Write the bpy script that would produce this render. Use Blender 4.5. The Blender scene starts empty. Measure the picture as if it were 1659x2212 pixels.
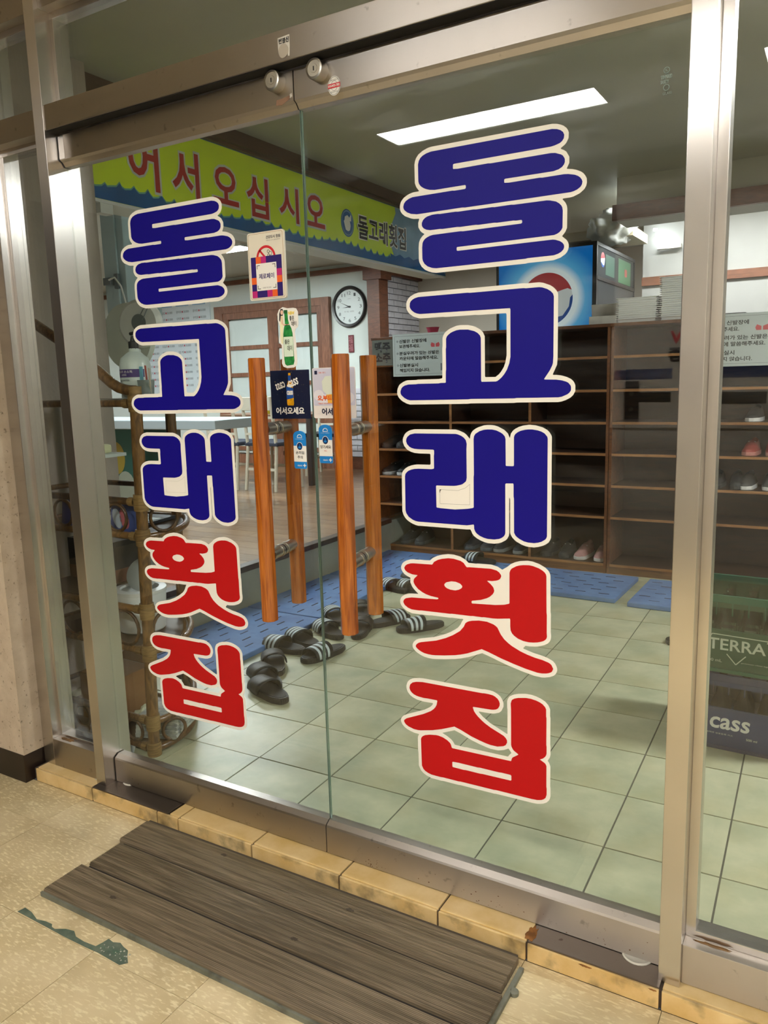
import bpy, bmesh, math, random, json
from mathutils import Vector, Matrix, noise

# ------------------------------------------------------------------ camera, world, lights, exposure
SC = bpy.context.scene
COL = SC.collection
PI = math.pi
random.seed(7)
CAM_LOC = Vector((1.1325, -1.5732, 1.2955))
YAW, PITCH, ROLL = .5367, .1670, -.0282
_f = Vector((-math.sin(YAW)*math.cos(PITCH), math.cos(YAW)*math.cos(PITCH), -math.sin(PITCH)))
_r = Vector((math.cos(YAW), math.sin(YAW), 0)); _u = _r.cross(_f)
_r2 = _r*math.cos(ROLL) + _u*math.sin(ROLL); _u2 = _u*math.cos(ROLL) - _r*math.sin(ROLL)
cam = bpy.data.cameras.new('camera'); camo = bpy.data.objects.new('camera', cam); COL.objects.link(camo)
camo.matrix_world = Matrix(((_r2.x, _u2.x, -_f.x, CAM_LOC.x), (_r2.y, _u2.y, -_f.y, CAM_LOC.y), (_r2.z, _u2.z, -_f.z, CAM_LOC.z), (0, 0, 0, 1)))
cam.sensor_fit = 'HORIZONTAL'; cam.sensor_width = 36; cam.lens = 36*1681.06/1659; cam.clip_start = .02; cam.clip_end = 60
SC.camera = camo
w = bpy.data.worlds.new('world'); SC.world = w; w.use_nodes = True
w.node_tree.nodes['Background'].inputs[0].default_value = (.9, .93, 1, 1); w.node_tree.nodes['Background'].inputs[1].default_value = .03
SC.view_settings.view_transform = 'Standard'; SC.view_settings.look = 'None'
SC.view_settings.gamma = 1; SC.view_settings.exposure = 1.15
SC.view_settings.use_curve_mapping = False
try:
    SC.cycles.use_denoising = True; SC.cycles.max_bounces = 10; SC.cycles.transparent_max_bounces = 24
    SC.cycles.diffuse_bounces = 4; SC.cycles.glossy_bounces = 4; SC.cycles.caustics_reflective = False; SC.cycles.caustics_refractive = False
    SC.cycles.sample_clamp_indirect = 4
except Exception: pass
# strength of every lamp's glowing panel (the lamps themselves are built with the ceilings below)
E_ENTRY_FILL, E_DINING, E_HALL, E_CORRIDOR = 44.0, 42.0, 30.0, 27.0

# ------------------------------------------------------------------ materials
MATS = {}
def lin(c):
    if isinstance(c, str):
        c = tuple(int(c[i:i+2], 16)/255 for i in (0, 2, 4))
    return tuple((x/12.92 if x <= .04045 else ((x+.055)/1.055)**2.4) for x in c[:3])+(1,)
def mat(name, col='808080', rough=.5, metal=0, var=0, scale=8, bump=0, bscale=60, stretch=None, emit=0, spec=.5, col2=None, detail=4, coat=0):
    """principled material with noise-driven colour variation and relief; col in sRGB hex"""
    if name in MATS: return MATS[name]
    m = bpy.data.materials.new(name); m.use_nodes = True; MATS[name] = m
    nt = m.node_tree; N = nt.nodes; L = nt.links; b = N['Principled BSDF']
    c = lin(col)
    b.inputs['Base Color'].default_value = c; b.inputs['Roughness'].default_value = rough; b.inputs['Metallic'].default_value = metal
    b.inputs['Specular IOR Level'].default_value = spec
    if coat: b.inputs['Coat Weight'].default_value = coat; b.inputs['Coat Roughness'].default_value = .12
    if emit: b.inputs['Emission Color'].default_value = c; b.inputs['Emission Strength'].default_value = emit
    tc = N.new('ShaderNodeTexCoord'); mp = N.new('ShaderNodeMapping'); L.new(tc.outputs['Object'], mp.inputs[0])
    if stretch: mp.inputs['Scale'].default_value = stretch
    if var or col2:
        n = N.new('ShaderNodeTexNoise'); n.inputs['Scale'].default_value = scale; n.inputs['Detail'].default_value = detail; L.new(mp.outputs[0], n.inputs[0])
        cr = N.new('ShaderNodeValToRGB'); L.new(n.outputs[0], cr.inputs[0])
        c2 = lin(col2) if col2 else tuple(x*(1-var) for x in c[:3])+(1,)
        c3 = c if col2 else tuple(min(1, x*(1+var)) for x in c[:3])+(1,)
        cr.color_ramp.elements[0].color = c2; cr.color_ramp.elements[1].color = c3
        cr.color_ramp.elements[0].position = .36; cr.color_ramp.elements[1].position = .64
        L.new(cr.outputs[0], b.inputs['Base Color'])
    if bump:
        n2 = N.new('ShaderNodeTexNoise'); n2.inputs['Scale'].default_value = bscale; n2.inputs['Detail'].default_value = 3; L.new(mp.outputs[0], n2.inputs[0])
        bp = N.new('ShaderNodeBump'); bp.inputs['Strength'].default_value = bump; bp.inputs['Distance'].default_value = .004
        L.new(n2.outputs[0], bp.inputs['Height']); L.new(bp.outputs[0], b.inputs['Normal'])
    return m
def glass_mat(name, tint, extra=0.0, hazy=0.0):
    m = bpy.data.materials.new(name); m.use_nodes = True; MATS[name] = m; nt = m.node_tree; N = nt.nodes; L = nt.links
    N.remove(N['Principled BSDF']); out = N['Material Output']
    tr = N.new('ShaderNodeBsdfTransparent'); tr.inputs[0].default_value = tint
    gl = N.new('ShaderNodeBsdfGlossy'); gl.inputs['Roughness'].default_value = .0
    lw = N.new('ShaderNodeLayerWeight'); lw.inputs[0].default_value = .5     # Schlick reflectance, the same from both sides of the sheet
    pw = N.new('ShaderNodeMath'); pw.operation = 'POWER'; pw.inputs[1].default_value = 5; L.new(lw.outputs['Facing'], pw.inputs[0])
    fr = N.new('ShaderNodeMath'); fr.operation = 'MULTIPLY_ADD'; fr.inputs[1].default_value = .955; fr.inputs[2].default_value = .045; L.new(pw.outputs[0], fr.inputs[0])
    mx = N.new('ShaderNodeMixShader'); L.new(fr.outputs[0], mx.inputs[0]); L.new(tr.outputs[0], mx.inputs[1]); L.new(gl.outputs[0], mx.inputs[2])
    src = mx
    if hazy:   # greasy wipe marks on the pane, a real thin film on the surface
        tc = N.new('ShaderNodeTexCoord'); mp = N.new('ShaderNodeMapping'); mp.inputs['Rotation'].default_value = (0, .5, 0); mp.inputs['Scale'].default_value = (1.2, 1, 7)
        n = N.new('ShaderNodeTexNoise'); n.inputs['Scale'].default_value = 2.2; n.inputs['Detail'].default_value = 8; L.new(tc.outputs['Object'], mp.inputs[0]); L.new(mp.outputs[0], n.inputs[0])
        cr = N.new('ShaderNodeValToRGB'); cr.color_ramp.elements[0].position = .5; cr.color_ramp.elements[0].color = (0, 0, 0, 1); cr.color_ramp.elements[1].position = .85; cr.color_ramp.elements[1].color = (hazy,)*3+(1,)
        L.new(n.outputs[0], cr.inputs[0])
        df = N.new('ShaderNodeBsdfGlossy'); df.inputs['Roughness'].default_value = .35
        m2 = N.new('ShaderNodeMixShader'); L.new(cr.outputs[0], m2.inputs[0]); L.new(mx.outputs[0], m2.inputs[1]); L.new(df.outputs[0], m2.inputs[2]); src = m2
    L.new(src.outputs[0], out.inputs[0]); return m
def steel_mat(name, col, rough, stretch, stains=.0, bump=.12, stain_col='4a3a2c', grain=None):
    m = bpy.data.materials.new(name); m.use_nodes = True; MATS[name] = m; nt = m.node_tree; N = nt.nodes; L = nt.links; b = N['Principled BSDF']
    b.inputs['Metallic'].default_value = 1
    tc = N.new('ShaderNodeTexCoord'); mp = N.new('ShaderNodeMapping'); mp.inputs['Scale'].default_value = stretch; L.new(tc.outputs['Object'], mp.inputs[0])
    n = N.new('ShaderNodeTexNoise'); n.inputs['Scale'].default_value = 40; n.inputs['Detail'].default_value = 3; L.new(mp.outputs[0], n.inputs[0])
    n2 = N.new('ShaderNodeTexNoise'); n2.inputs['Scale'].default_value = 5; n2.inputs['Detail'].default_value = 6; L.new(tc.outputs['Object'], n2.inputs[0])
    cr = N.new('ShaderNodeValToRGB'); c = lin(col); cr.color_ramp.elements[0].position = .3; cr.color_ramp.elements[0].color = tuple(x*.93 for x in c[:3])+(1,); cr.color_ramp.elements[1].position = .62; cr.color_ramp.elements[1].color = c
    L.new(n2.outputs[0], cr.inputs[0]); last = cr.outputs[0]
    if stains:
        n3 = N.new('ShaderNodeTexNoise'); n3.inputs['Scale'].default_value = 38; n3.inputs['Detail'].default_value = 5; L.new(tc.outputs['Object'], n3.inputs[0])
        c3 = N.new('ShaderNodeValToRGB'); c3.color_ramp.elements[0].position = .66; c3.color_ramp.elements[0].color = (0, 0, 0, 1); c3.color_ramp.elements[1].position = .74; c3.color_ramp.elements[1].color = (stains,)*3+(1,)
        L.new(n3.outputs[0], c3.inputs[0]); mx = N.new('ShaderNodeMix'); mx.data_type = 'RGBA'; L.new(c3.outputs[0], mx.inputs[0]); L.new(last, mx.inputs[6]); mx.inputs[7].default_value = lin(stain_col); last = mx.outputs[2]
    L.new(last, b.inputs['Base Color'])
    mr = N.new('ShaderNodeMapRange'); mr.inputs[3].default_value = rough*(.97 if grain == 'z' else .85); mr.inputs[4].default_value = rough*(1.03 if grain == 'z' else 1.2); L.new(n.outputs[0], mr.inputs[0]); L.new(mr.outputs[0], b.inputs['Roughness'])
    if grain:      # brushed: the grain spreads reflections across itself
        ge = N.new('ShaderNodeNewGeometry'); cx = N.new('ShaderNodeVectorMath'); cx.operation = 'CROSS_PRODUCT'; L.new(ge.outputs['Normal'], cx.inputs[0]); cx.inputs[1].default_value = (.01, .05, 1) if grain == 'z' else (1, .05, .03)
        L.new(cx.outputs[0], b.inputs['Tangent']); b.inputs['Anisotropic'].default_value = .85
    bp = N.new('ShaderNodeBump'); bp.inputs['Strength'].default_value = bump; bp.inputs['Distance'].default_value = .0006; L.new(n.outputs[0], bp.inputs['Height']); L.new(bp.outputs[0], b.inputs['Normal'])
    return m
def wood_mat(name, c1, c2, stretch=(20, 20, 1.2), rough=.4, scale=3, coat=0):
    m = bpy.data.materials.new(name); m.use_nodes = True; MATS[name] = m; nt = m.node_tree; N = nt.nodes; L = nt.links; b = N['Principled BSDF']
    tc = N.new('ShaderNodeTexCoord'); mp = N.new('ShaderNodeMapping'); mp.inputs['Scale'].default_value = stretch; L.new(tc.outputs['Object'], mp.inputs[0])
    n = N.new('ShaderNodeTexNoise'); n.inputs['Scale'].default_value = scale; n.inputs['Detail'].default_value = 8; n.inputs['Distortion'].default_value = 1.2; L.new(mp.outputs[0], n.inputs[0])
    oi = N.new('ShaderNodeObjectInfo'); ad = N.new('ShaderNodeMath'); ad.operation = 'MULTIPLY_ADD'; ad.inputs[1].default_value = .22; L.new(oi.outputs['Random'], ad.inputs[0]); L.new(n.outputs[0], ad.inputs[2])
    sb = N.new('ShaderNodeMath'); sb.operation = 'SUBTRACT'; sb.inputs[1].default_value = .11; L.new(ad.outputs[0], sb.inputs[0])
    cr = N.new('ShaderNodeValToRGB'); cr.color_ramp.elements[0].position = .33; cr.color_ramp.elements[0].color = lin(c1); cr.color_ramp.elements[1].position = .66; cr.color_ramp.elements[1].color = lin(c2)
    L.new(sb.outputs[0], cr.inputs[0]); L.new(cr.outputs[0], b.inputs['Base Color']); b.inputs['Roughness'].default_value = rough
    if coat: b.inputs['Coat Weight'].default_value = coat; b.inputs['Coat Roughness'].default_value = .1
    return m
def tile_mat(name, c1, c2, rough, scale=3.0, spec=.5, streak=None, dirt=None, dscale=9, dpos=(.55, .75), bump=0):
    """stone-look tile: blotchy colour with a random shift per tile, optional dirt and lens-shaped chips"""
    m = bpy.data.materials.new(name); m.use_nodes = True; MATS[name] = m; nt = m.node_tree; N = nt.nodes; L = nt.links; b = N['Principled BSDF']
    tc = N.new('ShaderNodeTexCoord'); oi = N.new('ShaderNodeObjectInfo')
    va = N.new('ShaderNodeVectorMath'); va.operation = 'MULTIPLY_ADD'; L.new(oi.outputs['Random'], va.inputs[0]); va.inputs[1].default_value = (7, 11, 5); L.new(tc.outputs['Object'], va.inputs[2])
    n = N.new('ShaderNodeTexNoise'); n.inputs['Scale'].default_value = scale; n.inputs['Detail'].default_value = 7; n.inputs['Roughness'].default_value = .6; L.new(va.outputs[0], n.inputs[0])
    cr = N.new('ShaderNodeValToRGB'); cr.color_ramp.elements[0].position = .34; cr.color_ramp.elements[0].color = lin(c1); cr.color_ramp.elements[1].position = .66; cr.color_ramp.elements[1].color = lin(c2)
    L.new(n.outputs[0], cr.inputs[0]); last = cr.outputs[0]
    if streak:
        mp = N.new('ShaderNodeMapping'); mp.inputs['Scale'].default_value = (1, 3.2, 1); mp.inputs['Rotation'].default_value = (0, 0, .5); L.new(va.outputs[0], mp.inputs[0])
        s = N.new('ShaderNodeTexNoise'); s.inputs['Scale'].default_value = 52; s.inputs['Detail'].default_value = 2; L.new(mp.outputs[0], s.inputs[0])
        c3 = N.new('ShaderNodeValToRGB'); c3.color_ramp.elements[0].position = .52; c3.color_ramp.elements[0].color = (0, 0, 0, 1); c3.color_ramp.elements[1].position = .66; c3.color_ramp.elements[1].color = (1, 1, 1, 1); L.new(s.outputs[0], c3.inputs[0])
        mx = N.new('ShaderNodeMix'); mx.data_type = 'RGBA'; L.new(c3.outputs[0], mx.inputs[0]); L.new(last, mx.inputs[6]); mx.inputs[7].default_value = lin(streak); last = mx.outputs[2]
    if dirt:
        d = N.new('ShaderNodeTexNoise'); d.inputs['Scale'].default_value = dscale; d.inputs['Detail'].default_value = 6; L.new(tc.outputs['Object'], d.inputs[0])
        c4 = N.new('ShaderNodeValToRGB'); c4.color_ramp.elements[0].position = dpos[0]; c4.color_ramp.elements[0].color = (0, 0, 0, 1); c4.color_ramp.elements[1].position = dpos[1]; c4.color_ramp.elements[1].color = (.75, .75, .75, 1); L.new(d.outputs[0], c4.inputs[0])
        mx = N.new('ShaderNodeMix'); mx.data_type = 'RGBA'; L.new(c4.outputs[0], mx.inputs[0]); L.new(last, mx.inputs[6]); mx.inputs[7].default_value = lin(dirt); last = mx.outputs[2]
    L.new(last, b.inputs['Base Color']); b.inputs['Roughness'].default_value = rough; b.inputs['Specular IOR Level'].default_value = spec
    if bump:
        bp = N.new('ShaderNodeBump'); bp.inputs['Strength'].default_value = bump; bp.inputs['Distance'].default_value = .002; L.new(n.outputs[0], bp.inputs['Height']); L.new(bp.outputs[0], b.inputs['Normal'])
    return m

STEEL_V = steel_mat('steel_upright', 'cec9c4', .27, (.02, .02, .02), .0, .0, grain='z')
STEEL_H = steel_mat('steel_rail', 'c6bfb8', .36, (.08, 10, 10), .35, .03, grain='x')
STEEL_D = steel_mat('steel_sill_plate', '7d746c', .42, (.6, 30, 30), .6, stain_col='3a2a1e')
CHROME = mat('brushed_nickel', 'b4b0a6', .32, 1)
PANE = glass_mat('door_glass', (.955, .975, .955, 1), hazy=.05)
PANE2 = glass_mat('side_glass', (.955, .97, .95, 1), hazy=.03)
EDGE = mat('glass_edge_green', '8fa8a0', .15, .55, spec=.8)
DARK = mat('dark_gap', '0c0b0a', .9)
VINYL_W = mat('white_vinyl', 'efebe2', .5, var=.02, spec=.25)
VINYL_B = mat('navy_vinyl', '120882', .5, var=.04, scale=3, spec=.2)
VINYL_R = mat('red_vinyl', 'be1216', .5, var=.04, scale=3, spec=.2)

# ------------------------------------------------------------------ mesh helpers
def link(name, me, m=None, parent=None, smooth=False):
    o = bpy.data.objects.new(name, me); COL.objects.link(o)
    if m is not None:
        me.materials.clear(); me.materials.append(m)
    if parent is not None: o.parent = parent
    if smooth:
        for p in me.polygons: p.use_smooth = True
    return o
def from_bm(name, bm, m=None, parent=None, smooth=False):
    me = bpy.data.meshes.new(name); bmesh.ops.recalc_face_normals(bm, faces=bm.faces); bm.to_mesh(me); bm.free(); return link(name, me, m, parent, smooth)
def tag(o, label=None, cat=None, group=None, kind=None):
    if label: o['label'] = label
    if cat: o['category'] = cat
    if group: o['group'] = group
    if kind: o['kind'] = kind
    return o
def empty(name, loc=(0, 0, 0), rz=0, **k):
    o = bpy.data.objects.new(name, None); COL.objects.link(o); o.location = loc; o.rotation_euler = (0, 0, rz); o.empty_display_size = .1
    return tag(o, **k)
def add_box(bm, a, b, bev=0):
    x0, y0, z0 = [min(p, q) for p, q in zip(a, b)]; x1, y1, z1 = [max(p, q) for p, q in zip(a, b)]
    vs = [bm.verts.new(p) for p in ((x0, y0, z0), (x1, y0, z0), (x1, y1, z0), (x0, y1, z0), (x0, y0, z1), (x1, y0, z1), (x1, y1, z1), (x0, y1, z1))]
    fs = [bm.faces.new([vs[i] for i in q]) for q in ((0, 3, 2, 1), (4, 5, 6, 7), (0, 1, 5, 4), (1, 2, 6, 5), (2, 3, 7, 6), (3, 0, 4, 7))]
    if bev:
        es = list({e for f in fs for e in f.edges}); bmesh.ops.bevel(bm, geom=es, offset=bev, segments=2, profile=.6, affect='EDGES')
    return vs
def box(name, a, b, m, parent=None, bev=0):
    bm = bmesh.new(); add_box(bm, a, b, bev); return from_bm(name, bm, m, parent)
def boxes(name, lst, m, parent=None, bev=0):
    bm = bmesh.new()
    for k, (a, b) in enumerate(lst):      # a hair's difference in size keeps crossing bars from sharing a face
        h = .00012*(k % 9); add_box(bm, [min(p, q)-h for p, q in zip(a, b)], [max(p, q)+h for p, q in zip(a, b)], bev)
    return from_bm(name, bm, m, parent)
def add_prism(bm, pts, z0, z1, M=None):
    M = M or Matrix.Identity(4); n = len(pts)
    A = [bm.verts.new(M @ Vector((x, y, z0))) for x, y in pts]; B = [bm.verts.new(M @ Vector((x, y, z1))) for x, y in pts]
    bm.faces.new(A[::-1]); bm.faces.new(B)
    for i in range(n): bm.faces.new((A[i], A[(i+1) % n], B[(i+1) % n], B[i]))
def prism(name, pts, z0, z1, m, parent=None, M=None, bev=0):
    bm = bmesh.new(); add_prism(bm, pts, z0, z1, M)
    if bev: bmesh.ops.bevel(bm, geom=list(bm.edges), offset=bev, segments=2, affect='EDGES')
    return from_bm(name, bm, m, parent)
def add_lathe(bm, prof, n=20, M=None, cap=True):
    M = M or Matrix.Identity(4); rings = []
    for r, z in prof: rings.append([bm.verts.new(M @ Vector((r*math.cos(2*PI*i/n), r*math.sin(2*PI*i/n), z))) for i in range(n)])
    for A, B in zip(rings, rings[1:]):
        for i in range(n): bm.faces.new((A[i], A[(i+1) % n], B[(i+1) % n], B[i]))
    if cap: bm.faces.new(rings[0][::-1]); bm.faces.new(rings[-1])
def lathe(name, prof, m, parent=None, n=20, M=None, smooth=True, cap=True):
    bm = bmesh.new(); add_lathe(bm, prof, n, M, cap); o = from_bm(name, bm, m, parent, smooth)
    if smooth: sharp(o)
    return o
def sharp(o, ang=.7):
    try: o.data.set_sharp_from_angle(angle=ang)
    except Exception: pass
def add_tube(bm, pts, r, n=8, closed=False):
    pts = [Vector(p) for p in pts]; k = len(pts); rings = []; up = Vector((0, 0, 1))
    rr = r if hasattr(r, '__len__') else [r]*k
    prevx = None
    for i, p in enumerate(pts):
        a = pts[i-1] if (i > 0 or closed) else p; b = pts[(i+1) % k] if (i < k-1 or closed) else p
        t = (b-a).normalized()
        if prevx is None:
            ref = up if abs(t.z) < .9 else Vector((1, 0, 0)); x = t.cross(ref).normalized()
        else: x = (prevx - t*prevx.dot(t)).normalized()
        prevx = x; y = t.cross(x)
        rings.append([bm.verts.new(p + (x*math.cos(2*PI*j/n)+y*math.sin(2*PI*j/n))*rr[i]) for j in range(n)])
    prs = list(zip(rings, rings[1:])) + ([(rings[-1], rings[0])] if closed else [])
    for A, B in prs:
        for j in range(n): bm.faces.new((A[j], A[(j+1) % n], B[(j+1) % n], B[j]))
    if not closed: bm.faces.new(rings[0][::-1]); bm.faces.new(rings[-1])
def tube(name, pts, r, m, parent=None, n=8, closed=False):
    bm = bmesh.new(); add_tube(bm, pts, r, n, closed); o = from_bm(name, bm, m, parent, True); sharp(o, 1.0); return o
# frames of flat work: local x right, y up, z out of the surface
def front(x=0, y=0, z=0): return Matrix(((1, 0, 0, x), (0, 0, -1, y), (0, 1, 0, z), (0, 0, 0, 1)))      # faces -y
def back(x=0, y=0, z=0): return Matrix(((-1, 0, 0, x), (0, 0, 1, y), (0, 1, 0, z), (0, 0, 0, 1)))       # faces +y
def side(x=0, y=0, z=0): return Matrix(((0, 0, 1, x), (1, 0, 0, y), (0, 1, 0, z), (0, 0, 0, 1)))        # faces +x
def flat(name, loops, m, parent=None, M=None, t=.0004, z=0.0):
    """filled outline with holes (even-odd), t thick, its back at height z above the frame"""
    cu = bpy.data.curves.new(name, 'CURVE'); cu.dimensions = '2D'; cu.fill_mode = 'BOTH'; cu.extrude = t/2
    for lp in loops:
        s = cu.splines.new('POLY'); s.points.add(len(lp)-1)
        for q, (x, y) in zip(s.points, lp): q.co = (x, y, 0, 1)
        s.use_cyclic_u = True
    return _conv(name, cu, m, parent, (M or Matrix.Identity(4)) @ Matrix.Translation((0, 0, z+t/2)))
def outline_mesh(cu):
    tmp = bpy.data.objects.new('tmp', cu); me = bpy.data.meshes.new_from_object(tmp); return tmp, me
def _conv(name, cu, m, parent, M):
    tmp, me = outline_mesh(cu)
    bpy.data.objects.remove(tmp); bpy.data.curves.remove(cu); me.name = name
    me.transform(M); return link(name, me, m, parent)
def text(name, body, bb, m, parent=None, M=None, t=.0003, z=.0006, bold=0.0, shear=0.0, sep=1.0, keep=False):
    """writing fitted into the box bb = (x0, y0, x1, y1) of the frame"""
    cu = bpy.data.curves.new(name, 'FONT'); cu.body = body; cu.size = 1; cu.offset = bold; cu.shear = shear; cu.space_line = sep; cu.resolution_u = 3
    tmp, me = outline_mesh(cu); bpy.data.objects.remove(tmp); bpy.data.curves.remove(cu); me.name = name
    xs = [v.co.x for v in me.vertices]; ys = [v.co.y for v in me.vertices]
    if not xs: return None
    x0, y0, x1, y1 = bb; sx = (x1-x0)/max(1e-6, max(xs)-min(xs)); sy = (y1-y0)/max(1e-6, max(ys)-min(ys))
    if keep: sx = sy = min(sx, sy)
    T = (M or Matrix.Identity(4)) @ Matrix.Translation((x0-min(xs)*sx, y0-min(ys)*sy, z+t)) @ Matrix.Diagonal((sx, sy, 1, 1))
    me.transform(T); return link(name, me, m, parent)
def rect(x0, y0, x1, y1, r=0, n=4):
    if not r: return [(x0, y0), (x1, y0), (x1, y1), (x0, y1)]
    o = []
    for cx, cy, a in ((x1-r, y0+r, -PI/2), (x1-r, y1-r, 0), (x0+r, y1-r, PI/2), (x0+r, y0+r, PI)):
        for i in range(n+1): o.append((cx+r*math.cos(a+PI/2*i/n), cy+r*math.sin(a+PI/2*i/n)))
    return o
def ell(cx, cy, rx, ry, n=28, a0=0, a1=2*PI, rot=0):
    full = abs(a1-a0-2*PI) < 1e-6; k = n if full else n+1; o = []
    for i in range(k):
        a = a0+(a1-a0)*i/n; x, y = rx*math.cos(a), ry*math.sin(a); o.append((cx+x*math.cos(rot)-y*math.sin(rot), cy+x*math.sin(rot)+y*math.cos(rot)))
    return o
def copy_tree(o, parent=None):
    c = o.copy(); COL.objects.link(c); c.parent = parent
    for ch in [x for x in KIDS.get(o.name, [])]: copy_tree(ch, c)
    return c
KIDS = {}
def remember(o):
    for ch in o.children: remember(ch)
    KIDS[o.name] = list(o.children)
def clip(poly, x0, y0, x1, y1):
    def cut(P, f, g):
        o = []
        for i, b in enumerate(P):
            a = P[i-1]; fa, fb = f(a), f(b)
            if fa >= 0: 
                if fb >= 0: o.append(b)
                else: o.append(g(a, b, fa, fb))
            elif fb >= 0: o.append(g(a, b, fa, fb)); o.append(b)
        return o
    g = lambda a, b, fa, fb: (a[0]+(b[0]-a[0])*fa/(fa-fb), a[1]+(b[1]-a[1])*fa/(fa-fb))
    for f in (lambda p: p[0]-x0, lambda p: x1-p[0], lambda p: p[1]-y0, lambda p: y1-p[1]):
        if not poly: return poly
        poly = cut(poly, f, g)
    return poly
def area(P): return abs(sum(P[i-1][0]*P[i][1]-P[i][0]*P[i-1][1] for i in range(len(P))))/2

# ------------------------------------------------------------------ the setting
def S(name, lst, m, bev=0, label=None, parent=None):
    o = boxes(name, lst, m, parent, bev)
    if parent is None: tag(o, label, None, None, 'structure')
    return o
PAINT_CEIL = mat('ceiling_paint', 'a9a99c', .5, var=.03, scale=2)
PLASTER = mat('rough_plaster', 'a49b92', .85, var=.07, scale=5, bump=.5, bscale=45)
WHITE_WALL = mat('white_wall', 'd3dcd8', .6, var=.02, scale=2)
BEIGE_WALL = mat('beige_wall', 'b9b3a6', .7, var=.04, scale=2)
BROWN = wood_mat('brown_trim', '5d3a2a', '7a4c36', (3, 3, 14), .45)
DKWOOD = wood_mat('dark_nosing', '2b2320', '463731', (3, 14, 14), .4)
CONC = mat('riser_concrete', '8d9184', .8, var=.08, scale=4, bump=.2)
SUB = mat('grout', '5b5a50', .9)
SUBX = mat('corridor_grout', '6d6048', .9)
XMAX = 3.2
# entry floor of square tiles
GROUND = tag(empty('floor'), 'pale green-beige square tile floor inside the glass doors', kind='structure')
S('grout', [((-1.84, .0, -.06), (XMAX, 7.3, -.003))], SUB, parent=GROUND)
TILE = tile_mat('entry_tile', 'a3a88c', 'c3c2a3', .34, 5, dirt='a39a70', dscale=3.2, dpos=(.5, .78))
th, tx, ty = .0277, .6238, .4249; ct, st = math.cos(th), math.sin(th); gp = .0026
for i in range(-9, 9):
    for j in range(-2, 13):
        q = []
        for a, b in ((i*.3+gp, j*.3+gp), ((i+1)*.3-gp, j*.3+gp), ((i+1)*.3-gp, (j+1)*.3-gp), (i*.3+gp, (j+1)*.3-gp)):
            q.append((tx+a*ct-b*st, ty+a*st+b*ct))
        q = clip(q, -1.81, .03, XMAX, 4.4)
        if len(q) < 3 or area(q) < .002: continue
        cx = sum(p[0] for p in q)/len(q); cy = sum(p[1] for p in q)/len(q); dz = random.uniform(-.0006, .0006)
        t = prism('tile', [(x-cx, y-cy) for x, y in q], -.012, 0, TILE, GROUND); t.location = (cx, cy, dz)
# raised dining floor of laminate planks
PLAT = tag(empty('floor_dining'), 'raised dining floor of brown laminate planks', kind='structure')
S('riser', [((-12, .3, -.02), (-1.812, 7.3, .243))], CONC, parent=PLAT)
S('nosing', [((-1.87, .84, .228), (-1.80, 3.47, .262))], DKWOOD, .004, parent=PLAT)
LAM = wood_mat('laminate', '6e5440', '94775a', (2.2, 22, 10), .28, 2.5, .2)
row = 0; yy = .86
while yy < 6.28:
    x = -1.875-(row % 3)*.27
    q = [(x, -1.875)] if row % 3 else []
    while x > -5.6: q.append((x-.8, x)); x -= .8
    for a, b in q:
        box('plank', (a+.0012, yy+.0012, .243), (b-.0012, yy+.1488, .255), LAM, PLAT)
    yy += .15; row += 1
box('plank_field', (-12, .86, .243), (-6.3, 6.28, .2545), LAM, PLAT)
box('plank_field', (-3.5, 6.3, .243), (-1.9, 7.3, .2545), LAM, PLAT)
# walls inside
S('wall_left', [((-1.95, .05, 0), (-1.70, .84, 2.64))], PLASTER, label='rough grey plaster wall stub at the left of the entry')
S('wall_front', [((-12, .0, 0), (-1.95, .12, 2.64)), ((-1.95, .0, 0), (-1.16, .05, 2.75)), ((1.86, -.1, 0), (XMAX, .05, 2.75))], PLASTER, label='inner side of the shop front wall')
S('wall_right', [((XMAX, .0, 0), (XMAX+.1, 7.4, 2.75))], BEIGE_WALL, label='beige right wall of the entry')
WB = S('wall_dining', [((-12, 6.3, .255), (-3.63, 6.45, 2.64))], WHITE_WALL, label='white dining room wall carrying the round clock')
S('wall_dining_far', [((-12.1, .0, 0), (-12, 6.4, 2.64))], WHITE_WALL, label='far white wall of the dining room')
S('wall_back', [((-3.8, 7.3, 0), (XMAX, 7.42, 2.75))], BEIGE_WALL, label='beige wall at the very back')
S('wall_kitchen', [((-.44, 5.5, 0), (XMAX, 5.62, 2.64))], mat('kitchen_white', 'a4a5a3', .55, var=.02), label='bright white wall behind the shoe cabinet')
S('trim_1', [((-.44, 5.47, 2.03), (XMAX, 5.5, 2.10))], BROWN, label='brown rail along the bright white wall')
S('trim_2', [((-12, 6.26, 2.545), (-3.5, 6.30, 2.60))], BROWN, label='brown cornice strip above the clock wall')
S('baseboard_back', [((-4.2, 6.27, .255), (-3.5, 6.30, .40)), ((-12, 6.27, .255), (-6.0, 6.30, .40))], BROWN, label='brown baseboard under the clock wall')
S('trim_3', [((-3.66, 6.24, .255), (-3.5, 6.44, 2.43)), ((-3.70, 6.22, 2.43), (-3.46, 6.46, 2.56)), ((-3.56, 6.44, 2.50), (-3.5, 7.3, 2.56))], BROWN, label='brown corner post at the end of the clock wall')
S('ceiling', [((-12, .0, 2.64), (XMAX, 7.4, 2.75))], PAINT_CEIL, label='grey painted ceiling of the entry and dining room')
S('trim_4', [((-1.90, .84, 2.545), (-1.775, 4.5, 2.64)), ((-1.90, .84, 2.56), (-1.755, 4.5, 2.58))], wood_mat('dark_cornice', '33241f', '4c362c', (14, 2, 14), .5), label='dark wooden cornice above the yellow banner')
S('beam_banner', [((-2.0, .84, 2.13), (-1.815, 4.48, 2.60))], WHITE_WALL, label='white header behind the yellow banner')
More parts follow.
